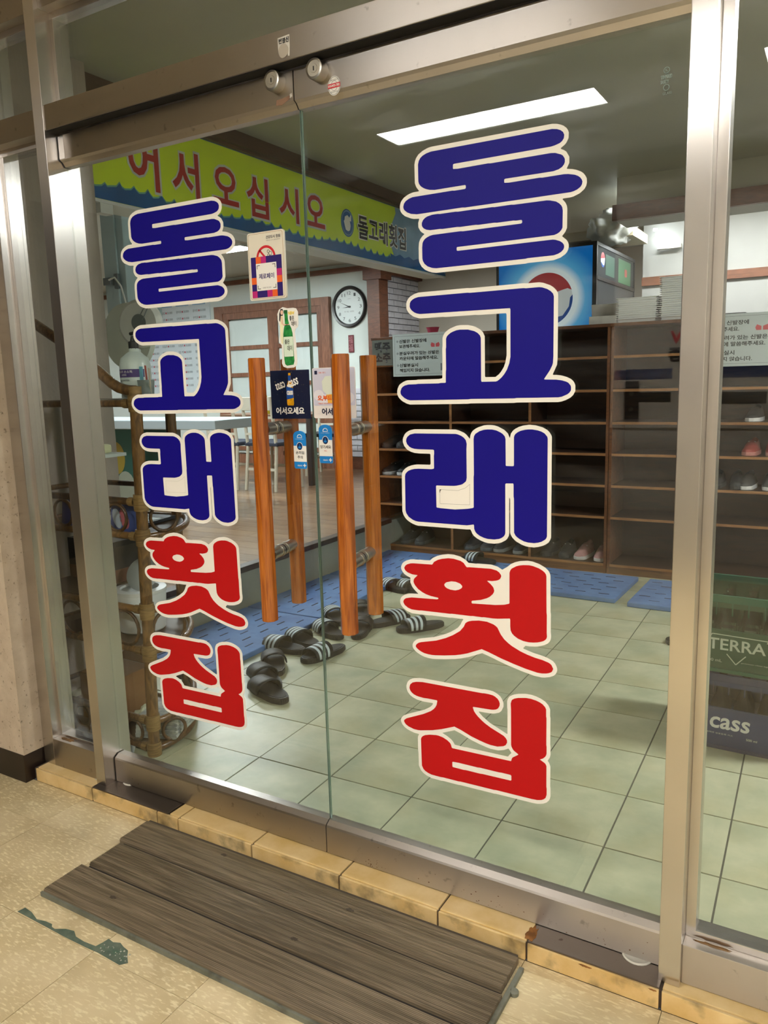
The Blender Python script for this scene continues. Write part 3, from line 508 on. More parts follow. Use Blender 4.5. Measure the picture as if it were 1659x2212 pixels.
# ------------------------------------------------------------------ cut vinyl letters on the doors (outlines in tenths of a millimetre on the door plane)
GLYPH = json.loads('''{"dol":{"c":[[[3461,15331],[3365,15347],[3253,15390],[3181,15448],[3140,15516],[3129,15572],[3129,15796],[3140,15884],[3153,15916],[3181,15952],[3205,15973],[3253,15997],[3325,16021],[3397,16032],[4053,16032],[4109,16024],[5397,16024],[5422,16036],[5424,16076],[5405,16095],[5285,16096],[5237,16104],[4877,16104],[4821,16112],[4453,16112],[4397,16120],[4037,16120],[3981,16128],[3621,16128],[3565,16136],[3333,16137],[3245,16155],[3181,16187],[3148,16220],[3130,16260],[3132,16308],[3162,16364],[3213,16405],[3269,16427],[3389,16448],[3517,16448],[3573,16440],[3941,16440],[3997,16432],[4357,16432],[4413,16424],[4773,16424],[4829,16416],[5189,16416],[5245,16408],[5933,16400],[6005,16389],[6125,16354],[6189,16312],[6232,16268],[6254,16228],[6265,16164],[6262,15844],[6240,15804],[6199,15764],[6149,15739],[6093,15723],[3981,15720],[3963,15716],[3954,15700],[3956,15652],[3981,15640],[6069,15639],[6125,15627],[6213,15594],[6261,15560],[6293,15518],[6301,15476],[6286,15428],[6243,15388],[6181,15357],[6085,15336],[5549,15336],[5493,15328]],[[5397,16491],[4157,16496],[4101,16504],[3013,16504],[2869,16531],[2773,16574],[2708,16628],[2689,16660],[2681,16700],[2701,16764],[2747,16812],[2821,16848],[2917,16871],[3869,16872],[3925,16864],[4157,16864],[4182,16876],[4184,16924],[4165,16943],[3453,16945],[3333,16963],[3245,16992],[3189,17019],[3129,17060],[3084,17116],[3066,17172],[3066,17516],[3087,17588],[3125,17640],[3181,17678],[3269,17709],[3381,17728],[6037,17712],[6133,17693],[6205,17661],[6253,17622],[6280,17564],[6270,17500],[6237,17457],[6189,17427],[6085,17401],[6013,17392],[3917,17400],[3892,17388],[3890,17316],[3899,17300],[4005,17288],[4685,17288],[4741,17280],[6013,17272],[6101,17261],[6221,17213],[6256,17188],[6287,17140],[6296,17116],[6296,17060],[6278,17020],[6241,16980],[6173,16947],[6069,16928],[5061,16936],[5036,16924],[5036,16868],[5053,16857],[5149,16848],[5789,16848],[5845,16840],[6285,16840],[6365,16831],[6501,16797],[6565,16765],[6605,16733],[6635,16692],[6649,16652],[6641,16604],[6613,16561],[6549,16520],[6485,16499],[6421,16488]]],"w":[[[3461,15235],[3357,15253],[3269,15283],[3189,15323],[3106,15396],[3052,15492],[3041,15548],[3041,15812],[3052,15908],[3071,15956],[3098,15996],[3141,16039],[3181,16064],[3187,16076],[3123,16116],[3089,16148],[3044,16228],[3042,16324],[3069,16400],[3053,16408],[2941,16417],[2869,16435],[2717,16502],[2642,16564],[2611,16612],[2594,16660],[2594,16732],[2615,16796],[2634,16828],[2693,16885],[2781,16930],[2845,16951],[2925,16968],[3061,16969],[3076,16980],[3012,17060],[2978,17148],[2977,17524],[2993,17596],[3021,17656],[3077,17719],[3181,17776],[3301,17813],[3381,17824],[6029,17808],[6133,17789],[6205,17762],[6261,17733],[6320,17684],[6347,17644],[6366,17596],[6364,17492],[6321,17412],[6285,17379],[6210,17332],[6218,17316],[6277,17285],[6325,17248],[6382,17148],[6384,17036],[6335,16940],[6341,16931],[6453,16909],[6525,16885],[6613,16842],[6661,16807],[6702,16756],[6731,16700],[6737,16620],[6723,16564],[6688,16508],[6597,16442],[6477,16401],[6421,16392],[6269,16391],[6255,16380],[6315,16308],[6342,16252],[6353,16196],[6352,15828],[6318,15756],[6254,15684],[6352,15596],[6379,15548],[6392,15500],[6392,15460],[6379,15412],[6357,15370],[6317,15329],[6221,15275],[6077,15240],[5549,15240],[5493,15232]]]},"go":{"c":[[[2742,12499],[2678,12515],[2598,12555],[2526,12616],[2502,12658],[2501,12708],[2533,12780],[2566,12808],[2614,12834],[2710,12856],[2902,12856],[2958,12864],[3478,12864],[3526,12872],[3638,12873],[3654,12882],[3659,13116],[3666,13164],[3666,13596],[3674,13644],[3675,13820],[3693,13868],[3723,13900],[3782,13941],[3838,13965],[3926,13991],[4006,14000],[4198,13991],[4350,13950],[4424,13908],[4479,13852],[4498,13796],[4498,12900],[4510,12875],[4838,12873],[4878,12886],[4926,12921],[4974,12960],[5034,13028],[5092,13116],[5143,13244],[5170,13380],[5170,14348],[5158,14373],[3038,14393],[2958,14411],[2902,14435],[2835,14484],[2798,14536],[2787,14572],[2795,14644],[2822,14687],[2870,14720],[2926,14743],[3014,14760],[4198,14760],[4254,14752],[5454,14752],[5510,14744],[5790,14744],[5854,14733],[5958,14694],[6030,14647],[6079,14596],[6098,14540],[6098,13356],[6090,13220],[6076,13172],[6028,13076],[5905,12900],[5918,12889],[6166,12880],[6278,12863],[6366,12837],[6414,12813],[6463,12756],[6473,12724],[6474,12676],[6468,12652],[6441,12612],[6398,12579],[6278,12531],[6206,12520],[5310,12520],[5254,12512],[4246,12512],[4190,12504]]],"w":[[[2742,12403],[2654,12427],[2550,12478],[2499,12516],[2445,12572],[2411,12644],[2411,12716],[2425,12764],[2461,12836],[2494,12869],[2582,12918],[2646,12941],[2702,12951],[2910,12952],[2958,12960],[3478,12960],[3560,12972],[3570,12988],[3571,13140],[3578,13188],[3578,13620],[3586,13668],[3587,13844],[3604,13892],[3634,13940],[3678,13981],[3766,14034],[3926,14087],[4014,14096],[4198,14087],[4310,14061],[4374,14038],[4478,13981],[4546,13916],[4586,13828],[4586,12996],[4598,12971],[4830,12969],[4910,13025],[4966,13090],[5020,13172],[5055,13268],[5082,13412],[5082,14252],[5070,14277],[4430,14280],[4374,14288],[3662,14288],[3606,14296],[3054,14296],[2990,14307],[2878,14346],[2782,14409],[2738,14460],[2701,14532],[2699,14636],[2713,14684],[2750,14744],[2814,14792],[2910,14835],[3014,14856],[4198,14856],[4254,14848],[5454,14848],[5510,14840],[5790,14840],[5878,14821],[6018,14764],[6086,14719],[6151,14652],[6180,14596],[6186,14564],[6186,13324],[6175,13180],[6085,12988],[6102,12976],[6166,12976],[6278,12959],[6382,12928],[6470,12885],[6514,12844],[6540,12804],[6559,12756],[6561,12644],[6518,12562],[6462,12512],[6366,12464],[6278,12435],[6206,12424],[5310,12424],[5254,12416],[4246,12416],[4190,12408]]]},"rae":{"c":[[[5571,9423],[5475,9441],[5371,9487],[5315,9525],[5279,9560],[5250,9616],[5247,10360],[5239,10416],[5239,10672],[5227,10696],[5067,10691],[5047,10672],[5046,9592],[5035,9552],[5007,9512],[4963,9479],[4907,9452],[4787,9428],[4635,9428],[4539,9447],[4443,9482],[4363,9533],[4330,9576],[4306,9632],[4303,9712],[4291,9731],[4131,9700],[2883,9700],[2819,9711],[2747,9735],[2643,9797],[2579,9880],[2559,9952],[2567,10752],[2581,10808],[2623,10856],[2671,10888],[2739,10913],[2819,10931],[2923,10940],[3259,10940],[3317,10952],[3327,10976],[3327,11240],[3335,11296],[3334,11368],[3315,11387],[2947,11388],[2835,11396],[2763,11412],[2699,11442],[2643,11498],[2616,11568],[2626,11624],[2656,11672],[2723,11721],[2843,11748],[3875,11748],[3931,11737],[4019,11704],[4078,11664],[4123,11610],[4143,11528],[4135,11408],[4135,10776],[4124,10720],[4108,10688],[4035,10632],[3987,10613],[3883,10589],[3819,10580],[3395,10572],[3377,10568],[3367,10552],[3371,10070],[3387,10061],[3491,10052],[3835,10044],[4147,10077],[4275,10103],[4300,10120],[4303,10800],[4311,10856],[4311,11640],[4322,11704],[4355,11755],[4451,11812],[4555,11843],[4635,11852],[4739,11852],[4843,11833],[4951,11784],[4995,11755],[5040,11704],[5055,11648],[5058,11080],[5075,11069],[5219,11068],[5243,11078],[5247,11096],[5247,11688],[5259,11728],[5280,11760],[5331,11798],[5395,11828],[5491,11851],[5571,11860],[5651,11860],[5771,11841],[5851,11817],[5923,11779],[5980,11712],[5991,11672],[5990,9592],[5976,9552],[5955,9521],[5867,9463],[5795,9439],[5707,9421]]],"w":[[[5571,9327],[5515,9335],[5419,9364],[5315,9415],[5259,9453],[5207,9504],[5170,9568],[5158,9616],[5158,10336],[5147,10381],[5139,10375],[5136,10344],[5135,9600],[5126,9536],[5092,9472],[5051,9429],[4955,9374],[4891,9351],[4787,9332],[4635,9332],[4547,9349],[4467,9375],[4371,9418],[4303,9464],[4258,9520],[4218,9600],[4203,9611],[4131,9604],[2883,9604],[2819,9615],[2723,9647],[2651,9682],[2587,9725],[2544,9768],[2501,9832],[2471,9928],[2479,10776],[2493,10832],[2520,10880],[2579,10937],[2659,10982],[2739,11009],[2819,11027],[2915,11036],[3227,11039],[3239,11064],[3239,11264],[3235,11282],[3219,11291],[2947,11292],[2827,11301],[2731,11327],[2633,11376],[2562,11456],[2528,11544],[2527,11600],[2538,11648],[2584,11728],[2627,11769],[2691,11806],[2755,11827],[2843,11844],[3875,11844],[3955,11825],[4075,11777],[4139,11732],[4211,11646],[4221,11656],[4234,11728],[4263,11784],[4295,11824],[4355,11865],[4419,11897],[4555,11939],[4627,11948],[4731,11948],[4803,11939],[4883,11916],[5027,11844],[5107,11770],[5147,11675],[5155,11681],[5177,11768],[5227,11835],[5275,11870],[5355,11910],[5451,11939],[5571,11956],[5723,11947],[5875,11905],[5979,11851],[6036,11792],[6069,11736],[6079,11704],[6078,9568],[6057,9512],[6022,9456],[5955,9407],[5899,9378],[5795,9343],[5707,9325]]]},"hoet":{"c":[[[3076,6501],[2972,6515],[2916,6533],[2840,6566],[2796,6595],[2761,6630],[2753,6654],[2763,6686],[2802,6726],[2836,6748],[2908,6775],[3300,6871],[3556,6972],[3740,7069],[3924,7195],[4021,7310],[4067,7406],[4108,7439],[4156,7463],[4236,7487],[4404,7514],[4596,7513],[4756,7472],[4812,7442],[4855,7406],[4931,7262],[5012,7162],[5108,7085],[5196,7029],[5388,6941],[5556,6885],[5732,6843],[5908,6817],[6036,6783],[6084,6761],[6116,6730],[6151,6654],[6127,6590],[6100,6565],[6052,6541],[5996,6523],[5900,6507],[5788,6507],[5508,6555],[5236,6619],[4932,6701],[4640,6798],[4468,6844],[4108,6685],[3940,6629],[3788,6589],[3516,6539],[3284,6507],[3188,6498]],[[5532,7181],[5460,7189],[5340,7224],[5252,7277],[5201,7326],[5169,7390],[5160,7478],[5160,7638],[5148,7662],[4860,7618],[4740,7610],[4524,7610],[4476,7602],[4260,7602],[4204,7594],[3724,7586],[3676,7578],[2924,7562],[2868,7554],[2668,7554],[2564,7584],[2476,7642],[2441,7702],[2443,7734],[2457,7766],[2490,7798],[2524,7815],[2668,7850],[3332,7883],[3372,7893],[3383,7910],[3380,7920],[3364,7929],[3180,7947],[3060,7975],[2964,8012],[2850,8078],[2771,8158],[2742,8206],[2730,8246],[2739,8294],[2755,8326],[2838,8406],[2835,8414],[2700,8419],[2580,8454],[2532,8483],[2508,8508],[2489,8550],[2494,8574],[2520,8614],[2564,8647],[2660,8681],[2724,8690],[3228,8707],[3244,8718],[3284,8777],[3388,8836],[3500,8871],[3652,8898],[3788,8898],[3956,8866],[4036,8825],[4100,8741],[4124,8730],[4172,8738],[4700,8754],[4836,8729],[4900,8692],[4946,8630],[4947,8598],[4919,8542],[4876,8512],[4820,8493],[4724,8474],[4628,8473],[4610,8462],[4688,8406],[4743,8350],[4764,8318],[4781,8254],[4764,8206],[4743,8174],[4676,8107],[4604,8064],[4452,8005],[4244,7961],[4229,7950],[4224,7934],[4228,7902],[4244,7896],[4804,7930],[5020,7963],[5124,7997],[5142,8014],[5144,8710],[5164,8770],[5196,8810],[5300,8871],[5372,8895],[5460,8913],[5596,8922],[5676,8913],[5812,8876],[5892,8836],[5943,8798],[5972,8758],[5983,8718],[5992,7910],[6000,7854],[6000,7454],[6007,7366],[5994,7318],[5968,7286],[5924,7253],[5868,7229],[5796,7205],[5700,7187],[5604,7178]],[[3696,8158],[3820,8155],[3908,8181],[3975,8222],[3996,8254],[3996,8278],[3964,8313],[3932,8334],[3836,8361],[3724,8361],[3604,8327],[3580,8313],[3547,8278],[3540,8254],[3548,8230],[3572,8203],[3612,8180]]],"w":[[[3076,6405],[2964,6421],[2876,6450],[2780,6496],[2736,6526],[2684,6580],[2665,6622],[2665,6686],[2697,6750],[2772,6815],[2860,6855],[3292,6965],[3524,7056],[3676,7136],[3820,7229],[3880,7278],[3941,7358],[3974,7430],[4011,7486],[4007,7494],[3988,7498],[3940,7490],[3724,7490],[3676,7482],[3188,7474],[3140,7466],[2668,7458],[2540,7496],[2476,7528],[2428,7563],[2382,7614],[2355,7670],[2352,7694],[2353,7750],[2363,7782],[2385,7822],[2420,7858],[2492,7900],[2580,7929],[2668,7946],[2828,7955],[2843,7958],[2847,7966],[2772,8026],[2705,8094],[2678,8134],[2641,8222],[2649,8318],[2644,8331],[2548,8368],[2484,8405],[2426,8470],[2401,8526],[2401,8582],[2435,8654],[2476,8697],[2548,8740],[2660,8777],[2724,8786],[2868,8786],[2908,8794],[3060,8794],[3180,8804],[3260,8871],[3372,8927],[3500,8967],[3652,8994],[3788,8994],[3948,8965],[4084,8903],[4156,8835],[4340,8834],[4388,8842],[4708,8850],[4860,8818],[4972,8759],[5094,8838],[5172,8906],[5268,8956],[5380,8993],[5556,9018],[5676,9009],[5828,8967],[5956,8903],[6023,8846],[6058,8790],[6072,8734],[6080,7934],[6088,7878],[6088,7478],[6096,7422],[6096,7350],[6085,7302],[6060,7252],[6020,7210],[5940,7160],[5804,7111],[5748,7099],[5604,7082],[5516,7084],[5463,7022],[5476,7005],[5684,6949],[5908,6913],[6012,6887],[6140,6833],[6197,6774],[6229,6710],[6240,6670],[6239,6622],[6226,6582],[6204,6540],[6164,6499],[6076,6453],[5956,6419],[5884,6410],[5724,6419],[5428,6477],[5044,6573],[4636,6703],[4476,6746],[4132,6597],[3940,6533],[3788,6493],[3516,6443],[3284,6411],[3188,6402]]]},"jip":{"c":[[[3109,3422],[3013,3446],[2941,3478],[2892,3519],[2852,3599],[2841,4287],[2857,4335],[2893,4378],[2957,4416],[3085,4456],[3253,4482],[3325,4483],[3437,4464],[3557,4416],[3632,4359],[3654,4319],[3672,4255],[3693,4243],[5171,4263],[5181,4273],[5193,4327],[5213,4363],[5353,4463],[5344,4479],[5253,4534],[5226,4559],[5191,4615],[5178,4663],[5177,5527],[5169,5663],[5191,5743],[5205,5762],[5261,5800],[5349,5832],[5525,5866],[5653,5867],[5765,5850],[5853,5824],[5919,5791],[5976,5735],[6000,5687],[6001,5519],[6009,5479],[6009,4847],[6017,4799],[6017,4647],[6006,4599],[5984,4559],[5933,4508],[5869,4472],[5866,4463],[5973,4410],[5998,4383],[6016,4343],[6017,3847],[6025,3799],[6025,3655],[6003,3575],[5965,3532],[5917,3501],[5869,3484],[5805,3468],[5677,3459],[4805,3451],[4749,3443],[3893,3435],[3837,3427],[3429,3427],[3373,3419]],[[3691,3759],[3973,3755],[4029,3763],[4405,3763],[4461,3771],[5165,3780],[5184,3799],[5184,3903],[5165,3922],[4941,3923],[4885,3915],[4397,3915],[4341,3907],[3845,3907],[3701,3898],[3685,3889],[3681,3871],[3682,3775]],[[2645,4510],[2501,4547],[2437,4580],[2402,4615],[2380,4655],[2380,4679],[2394,4703],[2453,4749],[2925,4957],[3125,5070],[3209,5143],[3254,5199],[3286,5263],[3307,5359],[3301,5375],[3285,5379],[3069,5379],[2941,5371],[2813,5379],[2741,5390],[2669,5415],[2621,5444],[2586,5479],[2567,5511],[2554,5559],[2564,5615],[2580,5655],[2641,5711],[2741,5746],[2917,5771],[4469,5779],[4517,5787],[4645,5787],[4733,5778],[4789,5757],[4853,5714],[4885,5667],[4905,5607],[4897,5551],[4864,5487],[4813,5449],[4741,5428],[4669,5419],[4245,5402],[4231,5383],[4261,5299],[4306,5239],[4369,5175],[4461,5102],[4541,5049],[4685,4973],[4993,4847],[5049,4799],[5078,4751],[5078,4695],[5048,4631],[4993,4591],[4845,4547],[4669,4547],[4557,4564],[4397,4598],[4189,4654],[3925,4755],[3749,4807],[3413,4670],[3165,4590],[2837,4516],[2765,4507]]],"w":[[[3109,3326],[2973,3363],[2883,3407],[2820,3463],[2764,3575],[2761,3911],[2753,3967],[2753,4303],[2761,4343],[2784,4391],[2782,4407],[2653,4412],[2541,4438],[2461,4465],[2389,4502],[2341,4547],[2319,4575],[2290,4639],[2290,4695],[2299,4719],[2322,4759],[2373,4808],[2509,4877],[2957,5073],[3109,5172],[3152,5215],[3186,5263],[3181,5279],[3165,5283],[2941,5275],[2749,5292],[2637,5329],[2565,5372],[2503,5439],[2476,5495],[2465,5551],[2466,5599],[2487,5671],[2514,5719],[2565,5770],[2645,5813],[2701,5832],[2829,5858],[2917,5867],[4469,5875],[4517,5883],[4645,5883],[4733,5874],[4781,5859],[4861,5821],[4913,5783],[4950,5735],[4982,5671],[4993,5631],[4992,5551],[4941,5437],[4885,5385],[4773,5340],[4669,5323],[4397,5315],[4381,5311],[4379,5295],[4483,5199],[4653,5089],[5077,4905],[5086,4911],[5089,4935],[5089,5503],[5081,5551],[5081,5695],[5095,5751],[5124,5807],[5145,5831],[5245,5893],[5357,5930],[5525,5962],[5661,5963],[5773,5944],[5885,5909],[5975,5863],[6048,5791],[6089,5703],[6089,5543],[6097,5495],[6097,4871],[6105,4815],[6105,4631],[6091,4567],[6042,4479],[6075,4431],[6105,4359],[6105,3871],[6113,3815],[6113,3639],[6100,3575],[6077,3523],[6021,3460],[5941,3413],[5877,3390],[5805,3372],[5677,3363],[4805,3355],[4749,3347],[3893,3339],[3837,3331],[3429,3331],[3373,3323]],[[3750,4343],[4005,4339],[4061,4347],[5085,4355],[5109,4367],[5138,4415],[5177,4455],[5181,4471],[5121,4551],[5109,4556],[4997,4494],[4853,4452],[4669,4451],[4557,4468],[4397,4502],[4189,4558],[3901,4667],[3749,4711],[3453,4589],[3430,4575],[3429,4567],[3549,4521],[3661,4456],[3704,4415]]]}}''')
LET = (('dol', 'first (topmost)', VINYL_B, 'navy blue', '돌', (-.8895, -.0138)), ('go', 'second', VINYL_B, 'navy blue', '고', (-.8755, -.0187)), ('rae', 'third', VINYL_B, 'navy blue', '래', (-.8674, -.0151)),
       ('hoet', 'fourth', VINYL_R, 'red', '횟', (-.8712, -.0155)), ('jip', 'fifth (lowest)', VINYL_R, 'red', '집', (-.8835, -.0118)))
CUTL = mat('cut_line', 'b8b2a6', .6)
for dname, left in (('right', 0), ('left', 1)):
    for key, nth, m, cn, ch, off in LET:
        g = GLYPH[key]; ox, oz = off if left else (0, 0)
        cx = sum(p[0] for p in g['w'][0])/len(g['w'][0])*1e-4+ox; cz = sum(p[1] for p in g['w'][0])/len(g['w'][0])*1e-4+oz
        e = empty('window_letter', (cx, -.0002, cz), label='%s window letter %s in white outline, %s of the five on the %s door' % (cn, ch, nth, dname), cat='window lettering', group='letters on the %s glass door' % dname)
        conv = lambda loops: [[(p[0]*1e-4+ox-cx, p[1]*1e-4+oz-cz) for p in l] for l in loops]
        flat('outline', conv(g['w']), VINYL_W, e, front(), .0004)
        flat('letter_face', conv(g['c']), m, e, front(), .0004, .0005)
        if key == 'rae':
            q = [(.3461, 1.0483), (.3914, 1.0478), (.4095, 1.0543), (.4206, 1.0632), (.4203, 1.0170), (.3463, 1.0155)]
            q = [(x+ox-cx, z_+oz-cz) for x, z_ in q]
            bm = bmesh.new()
            for i in range(6):
                a, b = Vector((*q[i], 0)), Vector((*q[(i+1) % 6], 0)); dv = (b-a); nn = Vector((-dv.y, dv.x, 0)).normalized()*.0002
                add_prism(bm, [(a+nn).xy, (b+nn).xy, (b-nn).xy, (a-nn).xy], .0004, .0005, front())
            if not left: add_prism(bm, [(q[0][0]-.0005, q[0][1]), (q[0][0]+.0045, q[0][1]), (q[0][0]+.0015, q[0][1]-.003), (q[0][0]+.001, q[0][1]-.007), (q[0][0]-.0005, q[0][1]-.007)], .0004, .00055, front())
            from_bm('knife_cut', bm, CUTL if left else mat('cut_line_dark', '2a2420', .8), e)

# ------------------------------------------------------------------ stickers on the doors and the header
GF = -.0002   # front face of the door glass
def sticker(name, loops, m, label, x, z, y=GF, t=.0004, cat='sticker', group=None, rz=0):
    o = flat(name, loops, m, None, front(), t); o.location = (x, y, z); o.rotation_euler = (0, rz, 0)
    return tag(o, label, cat, group)
IVORY = mat('ivory_plastic', 'e6e0cf', .4); PURPLE = mat('purple_ink', '2c1a6e', .4); ORANGE = mat('orange_ink', 'f0682a', .4); PINK = mat('magenta_ink', 'c22a78', .4)
INK = mat('black_ink', '1c1a1a', .5); WHITE = mat('white_ink', 'f2f0ea', .45); REDINK = mat('red_ink', 'd3222e', .45); BLUEINK = mat('blue_ink', '1d86d6', .4); GREYINK = mat('grey_ink', '6f6f74', .5); NAVY = mat('navy_ink', '141b3c', .4); YEL = mat('yellow_ink', 'f2d43a', .4); GREENINK = mat('green_ink', '2f8a3a', .35)
# no-smoking plate with the payment square
p = sticker('payment_sign', [rect(-.0565, -.0805, .0565, .0805, .006)], IVORY, 'white no-smoking plate with purple and orange payment square on the left door', -.1155, 1.582, GF, .006, 'sign')
F = front(0, -.006, 0)
flat('border_line', [rect(-.0535, -.0775, .0535, .0775, .005), rect(-.0529, -.0769, .0529, .0769, .005)], mat('tan_line', 'b08a60', .5), p, F)
text('heading', '건강도시 창원', (.003, .062, .047, .070), GREYINK, p, F, bold=.02); text('heading_small', 'HEALTHY CITY CHANGWON', (.004, .0575, .046, .0595), GREYINK, p, F)
flat('prohibition_ring', [ell(-.0, .018, .030, .030, 40), ell(-.0, .018, .024, .024, 40)], REDINK, p, F)
flat('prohibition_bar', [[(-.021, .036), (-.017, .039), (.014, .006), (.010, .003)]], REDINK, p, F)
for r_, cx_, cy_ in ((.004, .008, .033), (.005, .014, .028), (.0035, .008, .024)): flat('smoke_puff', [ell(cx_, cy_, r_, r_, 16), ell(cx_, cy_, r_-.001, r_-.001, 16)], INK, p, F)
flat('payment_square', [rect(-.0475, -.0745, .0475, .0225)], PURPLE, p, F, .0004, .0004)
sq = .0158
for i, j, m in ((1, 5, ORANGE), (2, 5, PINK), (5, 3, PINK), (5, 2, ORANGE), (0, 2, ORANGE), (0, 0, PINK), (3, 0, PINK), (4, 0, ORANGE)):
    x = -.0475+i*sq; z = -.0745+j*(.097/6); flat('colour_square', [rect(x, z, x+sq, z+.097/6)], m, p, F, .0003, .0009)
flat('white_field', [rect(-.0317, -.0584, .0317, .0064)], WHITE, p, F, .0003, .0013)
for sx, sz in ((1, 1), (-1, 1), (1, -1), (-1, -1)):
    x, z = sx*.0285, -.026+sz*.0285; flat('corner_mark', [[(x, z), (x-sx*.009, z), (x-sx*.009, z-sz*.0013), (x-sx*.0013, z-sz*.0013), (x-sx*.0013, z-sz*.009), (x, z-sz*.009)]], INK, p, F, .0003, .0017)
text('payment_word', '제로페이', (-.0235, -.031, .0235, -.018), PURPLE, p, F, bold=.02, z=.0017); text('small_print', '간편한 착한 결제', (-.013, -.054, .013, -.0505), GREYINK, p, F, z=.0017)
# bottle sticker
S1 = [(-.026, .070), (-.031, .060), (-.031, .045), (-.025, .030), (-.026, .010), (-.030, -.006), (-.026, -.012), (-.022, -.016), (-.024, -.060), (-.020, -.068), (-.008, -.072), (.012, -.071), (.021, -.066), (.024, -.058), (.022, -.01), (.020, .016), (.024, .022), (.030, .026), (.032, .034), (.032, .062), (.027, .070), (.018, .072), (.0, .072), (-.014, .076)]
p = sticker('bottle_sticker', [S1], WHITE, 'white die-cut sticker of a green bottle hugged by a woman', -.0625, 1.405)
F = front(0, -.0004, 0)
flat('bottle', [[(-.010, .067), (.0, .067), (.001, .045), (.004, .034), (.010, .024), (.013, .012), (.015, -.055), (.012, -.064), (-.008, -.066), (-.014, -.062), (-.016, -.05), (-.0155, .010), (-.013, .024), (-.009, .036), (-.009, .05)]], mat('soju_green', '3fa552', .25, var=.25, scale=60, col2='1f7038'), p, F)
flat('bottle_cap', [rect(-.0105, .060, .0008, .068, .001)], mat('cap_green', '1c5f30', .4), p, F, .0003, .0008)
flat('bottle_label', [rect(-.0145, -.044, .0135, .004, .002)], mat('label_green', 'dff0dc', .5), p, F, .0003, .0008)
text('label_word', '좋은', (-.0115, -.014, .004, .001-.004), INK, p, F, z=.0012, bold=.015); text('label_word', '데이', (-.004, -.030, .011, -.017), INK, p, F, z=.0012, bold=.015)
text('headline', 'NEW', (.003, .056, .022, .064), YEL, p, F, bold=.03); text('side_word', '좋은', (.006, .042, .020, .053), INK, p, F, bold=.01); text('side_word', '데이', (.011, .029, .026, .040), INK, p, F, bold=.01)
SKIN = mat('print_skin', 'f0c7ae', .5)
flat('printed_hair', [[(-.020, .072), (-.014, .071), (-.012, .063), (-.016, .052), (-.022, .038), (-.026, .045), (-.025, .060)]], INK, p, F)
flat('printed_face', [ell(-.0165, .063, .0042, .0055, 14)], SKIN, p, F, .0003, .0008)
flat('printed_dress', [[(-.020, .055), (-.014, .055), (-.013, .040), (-.016, .015), (-.017, -.012), (-.022, -.012), (-.024, .012), (-.024, .035)]], mat('print_dress', 'f3efc4', .5), p, F, .0003, .0004)
flat('printed_arm', [[(-.019, .053), (-.016, .053), (-.014, .036), (.004, .032), (.006, .035), (-.012, .031), (-.019, .036)]], SKIN, p, F, .0003, .0011)
# two square beer posters behind the pulls
def gold_mat():
    m = mat('navy_gold_print', '0f1a38', .35); nt = m.node_tree; N = nt.nodes; L = nt.links; b = N['Principled BSDF']
    tc = N.new('ShaderNodeTexCoord'); n = N.new('ShaderNodeTexNoise'); n.inputs['Scale'].default_value = 230; n.inputs['Detail'].default_value = 3; L.new(tc.outputs['Object'], n.inputs[0])
    g = N.new('ShaderNodeSeparateXYZ'); L.new(tc.outputs['Generated'], g.inputs[0]); a = N.new('ShaderNodeMath'); a.operation = 'SUBTRACT'; L.new(g.outputs[0], a.inputs[0]); L.new(g.outputs[2], a.inputs[1])
    ab = N.new('ShaderNodeMath'); ab.operation = 'ABSOLUTE'; L.new(a.outputs[0], ab.inputs[0]); mu = N.new('ShaderNodeMath'); mu.operation = 'MULTIPLY_ADD'; mu.inputs[1].default_value = .30; L.new(ab.outputs[0], mu.inputs[0]); L.new(n.outputs[0], mu.inputs[2])
    cr = N.new('ShaderNodeValToRGB'); cr.color_ramp.elements[0].position = .68; cr.color_ramp.elements[0].color = lin('0f1a38'); cr.color_ramp.elements[1].position = .80; cr.color_ramp.elements[1].color = lin('b9a23c'); L.new(mu.outputs[0], cr.inputs[0]); L.new(cr.outputs[0], b.inputs['Base Color']); return m
p = sticker('beer_poster', [rect(-.0605, -.0600, .0605, .0600, .0015)], gold_mat(), 'square navy poster with a beer bottle between white words', -.0655, 1.268, cat='poster')
F = front(0, -.0004, 0)
text('word', 'cass', (-.046, .020, -.016, .036), WHITE, p, F, bold=.02, shear=.2)
q = p.children[0]; q.data.transform(Matrix.Translation((-.062, 0, 0)) @ Matrix.Diagonal((-1, 1, 1, 1))); q.data.flip_normals(); q.rotation_euler = (0, -.28, 0); q.location = (.008, 0, .004)
q = text('word', 'cass', (.016, .020, .048, .037), WHITE, p, F, bold=.02, shear=.2); q.rotation_euler = (0, -.32, 0); q.location = (-.010, 0, -.008)
flat('bottle', [[(-.0035, .053), (.0035, .053), (.004, .036), (.009, .022), (.0105, .004), (.0105, -.022), (.009, -.027), (-.009, -.027), (-.0105, -.022), (-.0105, .004), (-.009, .022), (-.004, .036)]], mat('amber_print', 'e0a21c', .25, var=.2, scale=90), p, F)
flat('bottle_label', [[(-.0105, .020), (.0105, .016), (.0105, -.008), (-.0105, -.012)]], mat('label_blue', '1e55a8', .4), p, F, .0003, .0008)
flat('neck_label', [rect(-.0038, .034, .0038, .047)], MATS['label_blue'], p, F, .0003, .0008); flat('foam', [ell(0, .022, .008, .004, 14)], WHITE, p, F, .0003, .0008)
text('label_word', 'cass', (-.0095, -.001, .0095, .010), WHITE, p, F, bold=.05, z=.0012); text('greeting', '어서오세요', (-.046, -.049, .042, -.031), WHITE, p, F, bold=.035)
p = sticker('foam_poster', [rect(-.062, -.0605, .062, .0605, .004)], mat('poster_white', 'e9e3e0', .4), 'square white poster with a foamy beer glass, half behind the right pull bar', .0665, 1.270, cat='poster')
flat('picture', [rect(-.0605, -.030, .060, .059, .003)], mat('poster_lilac', 'cfcfe2', .45), p, F)
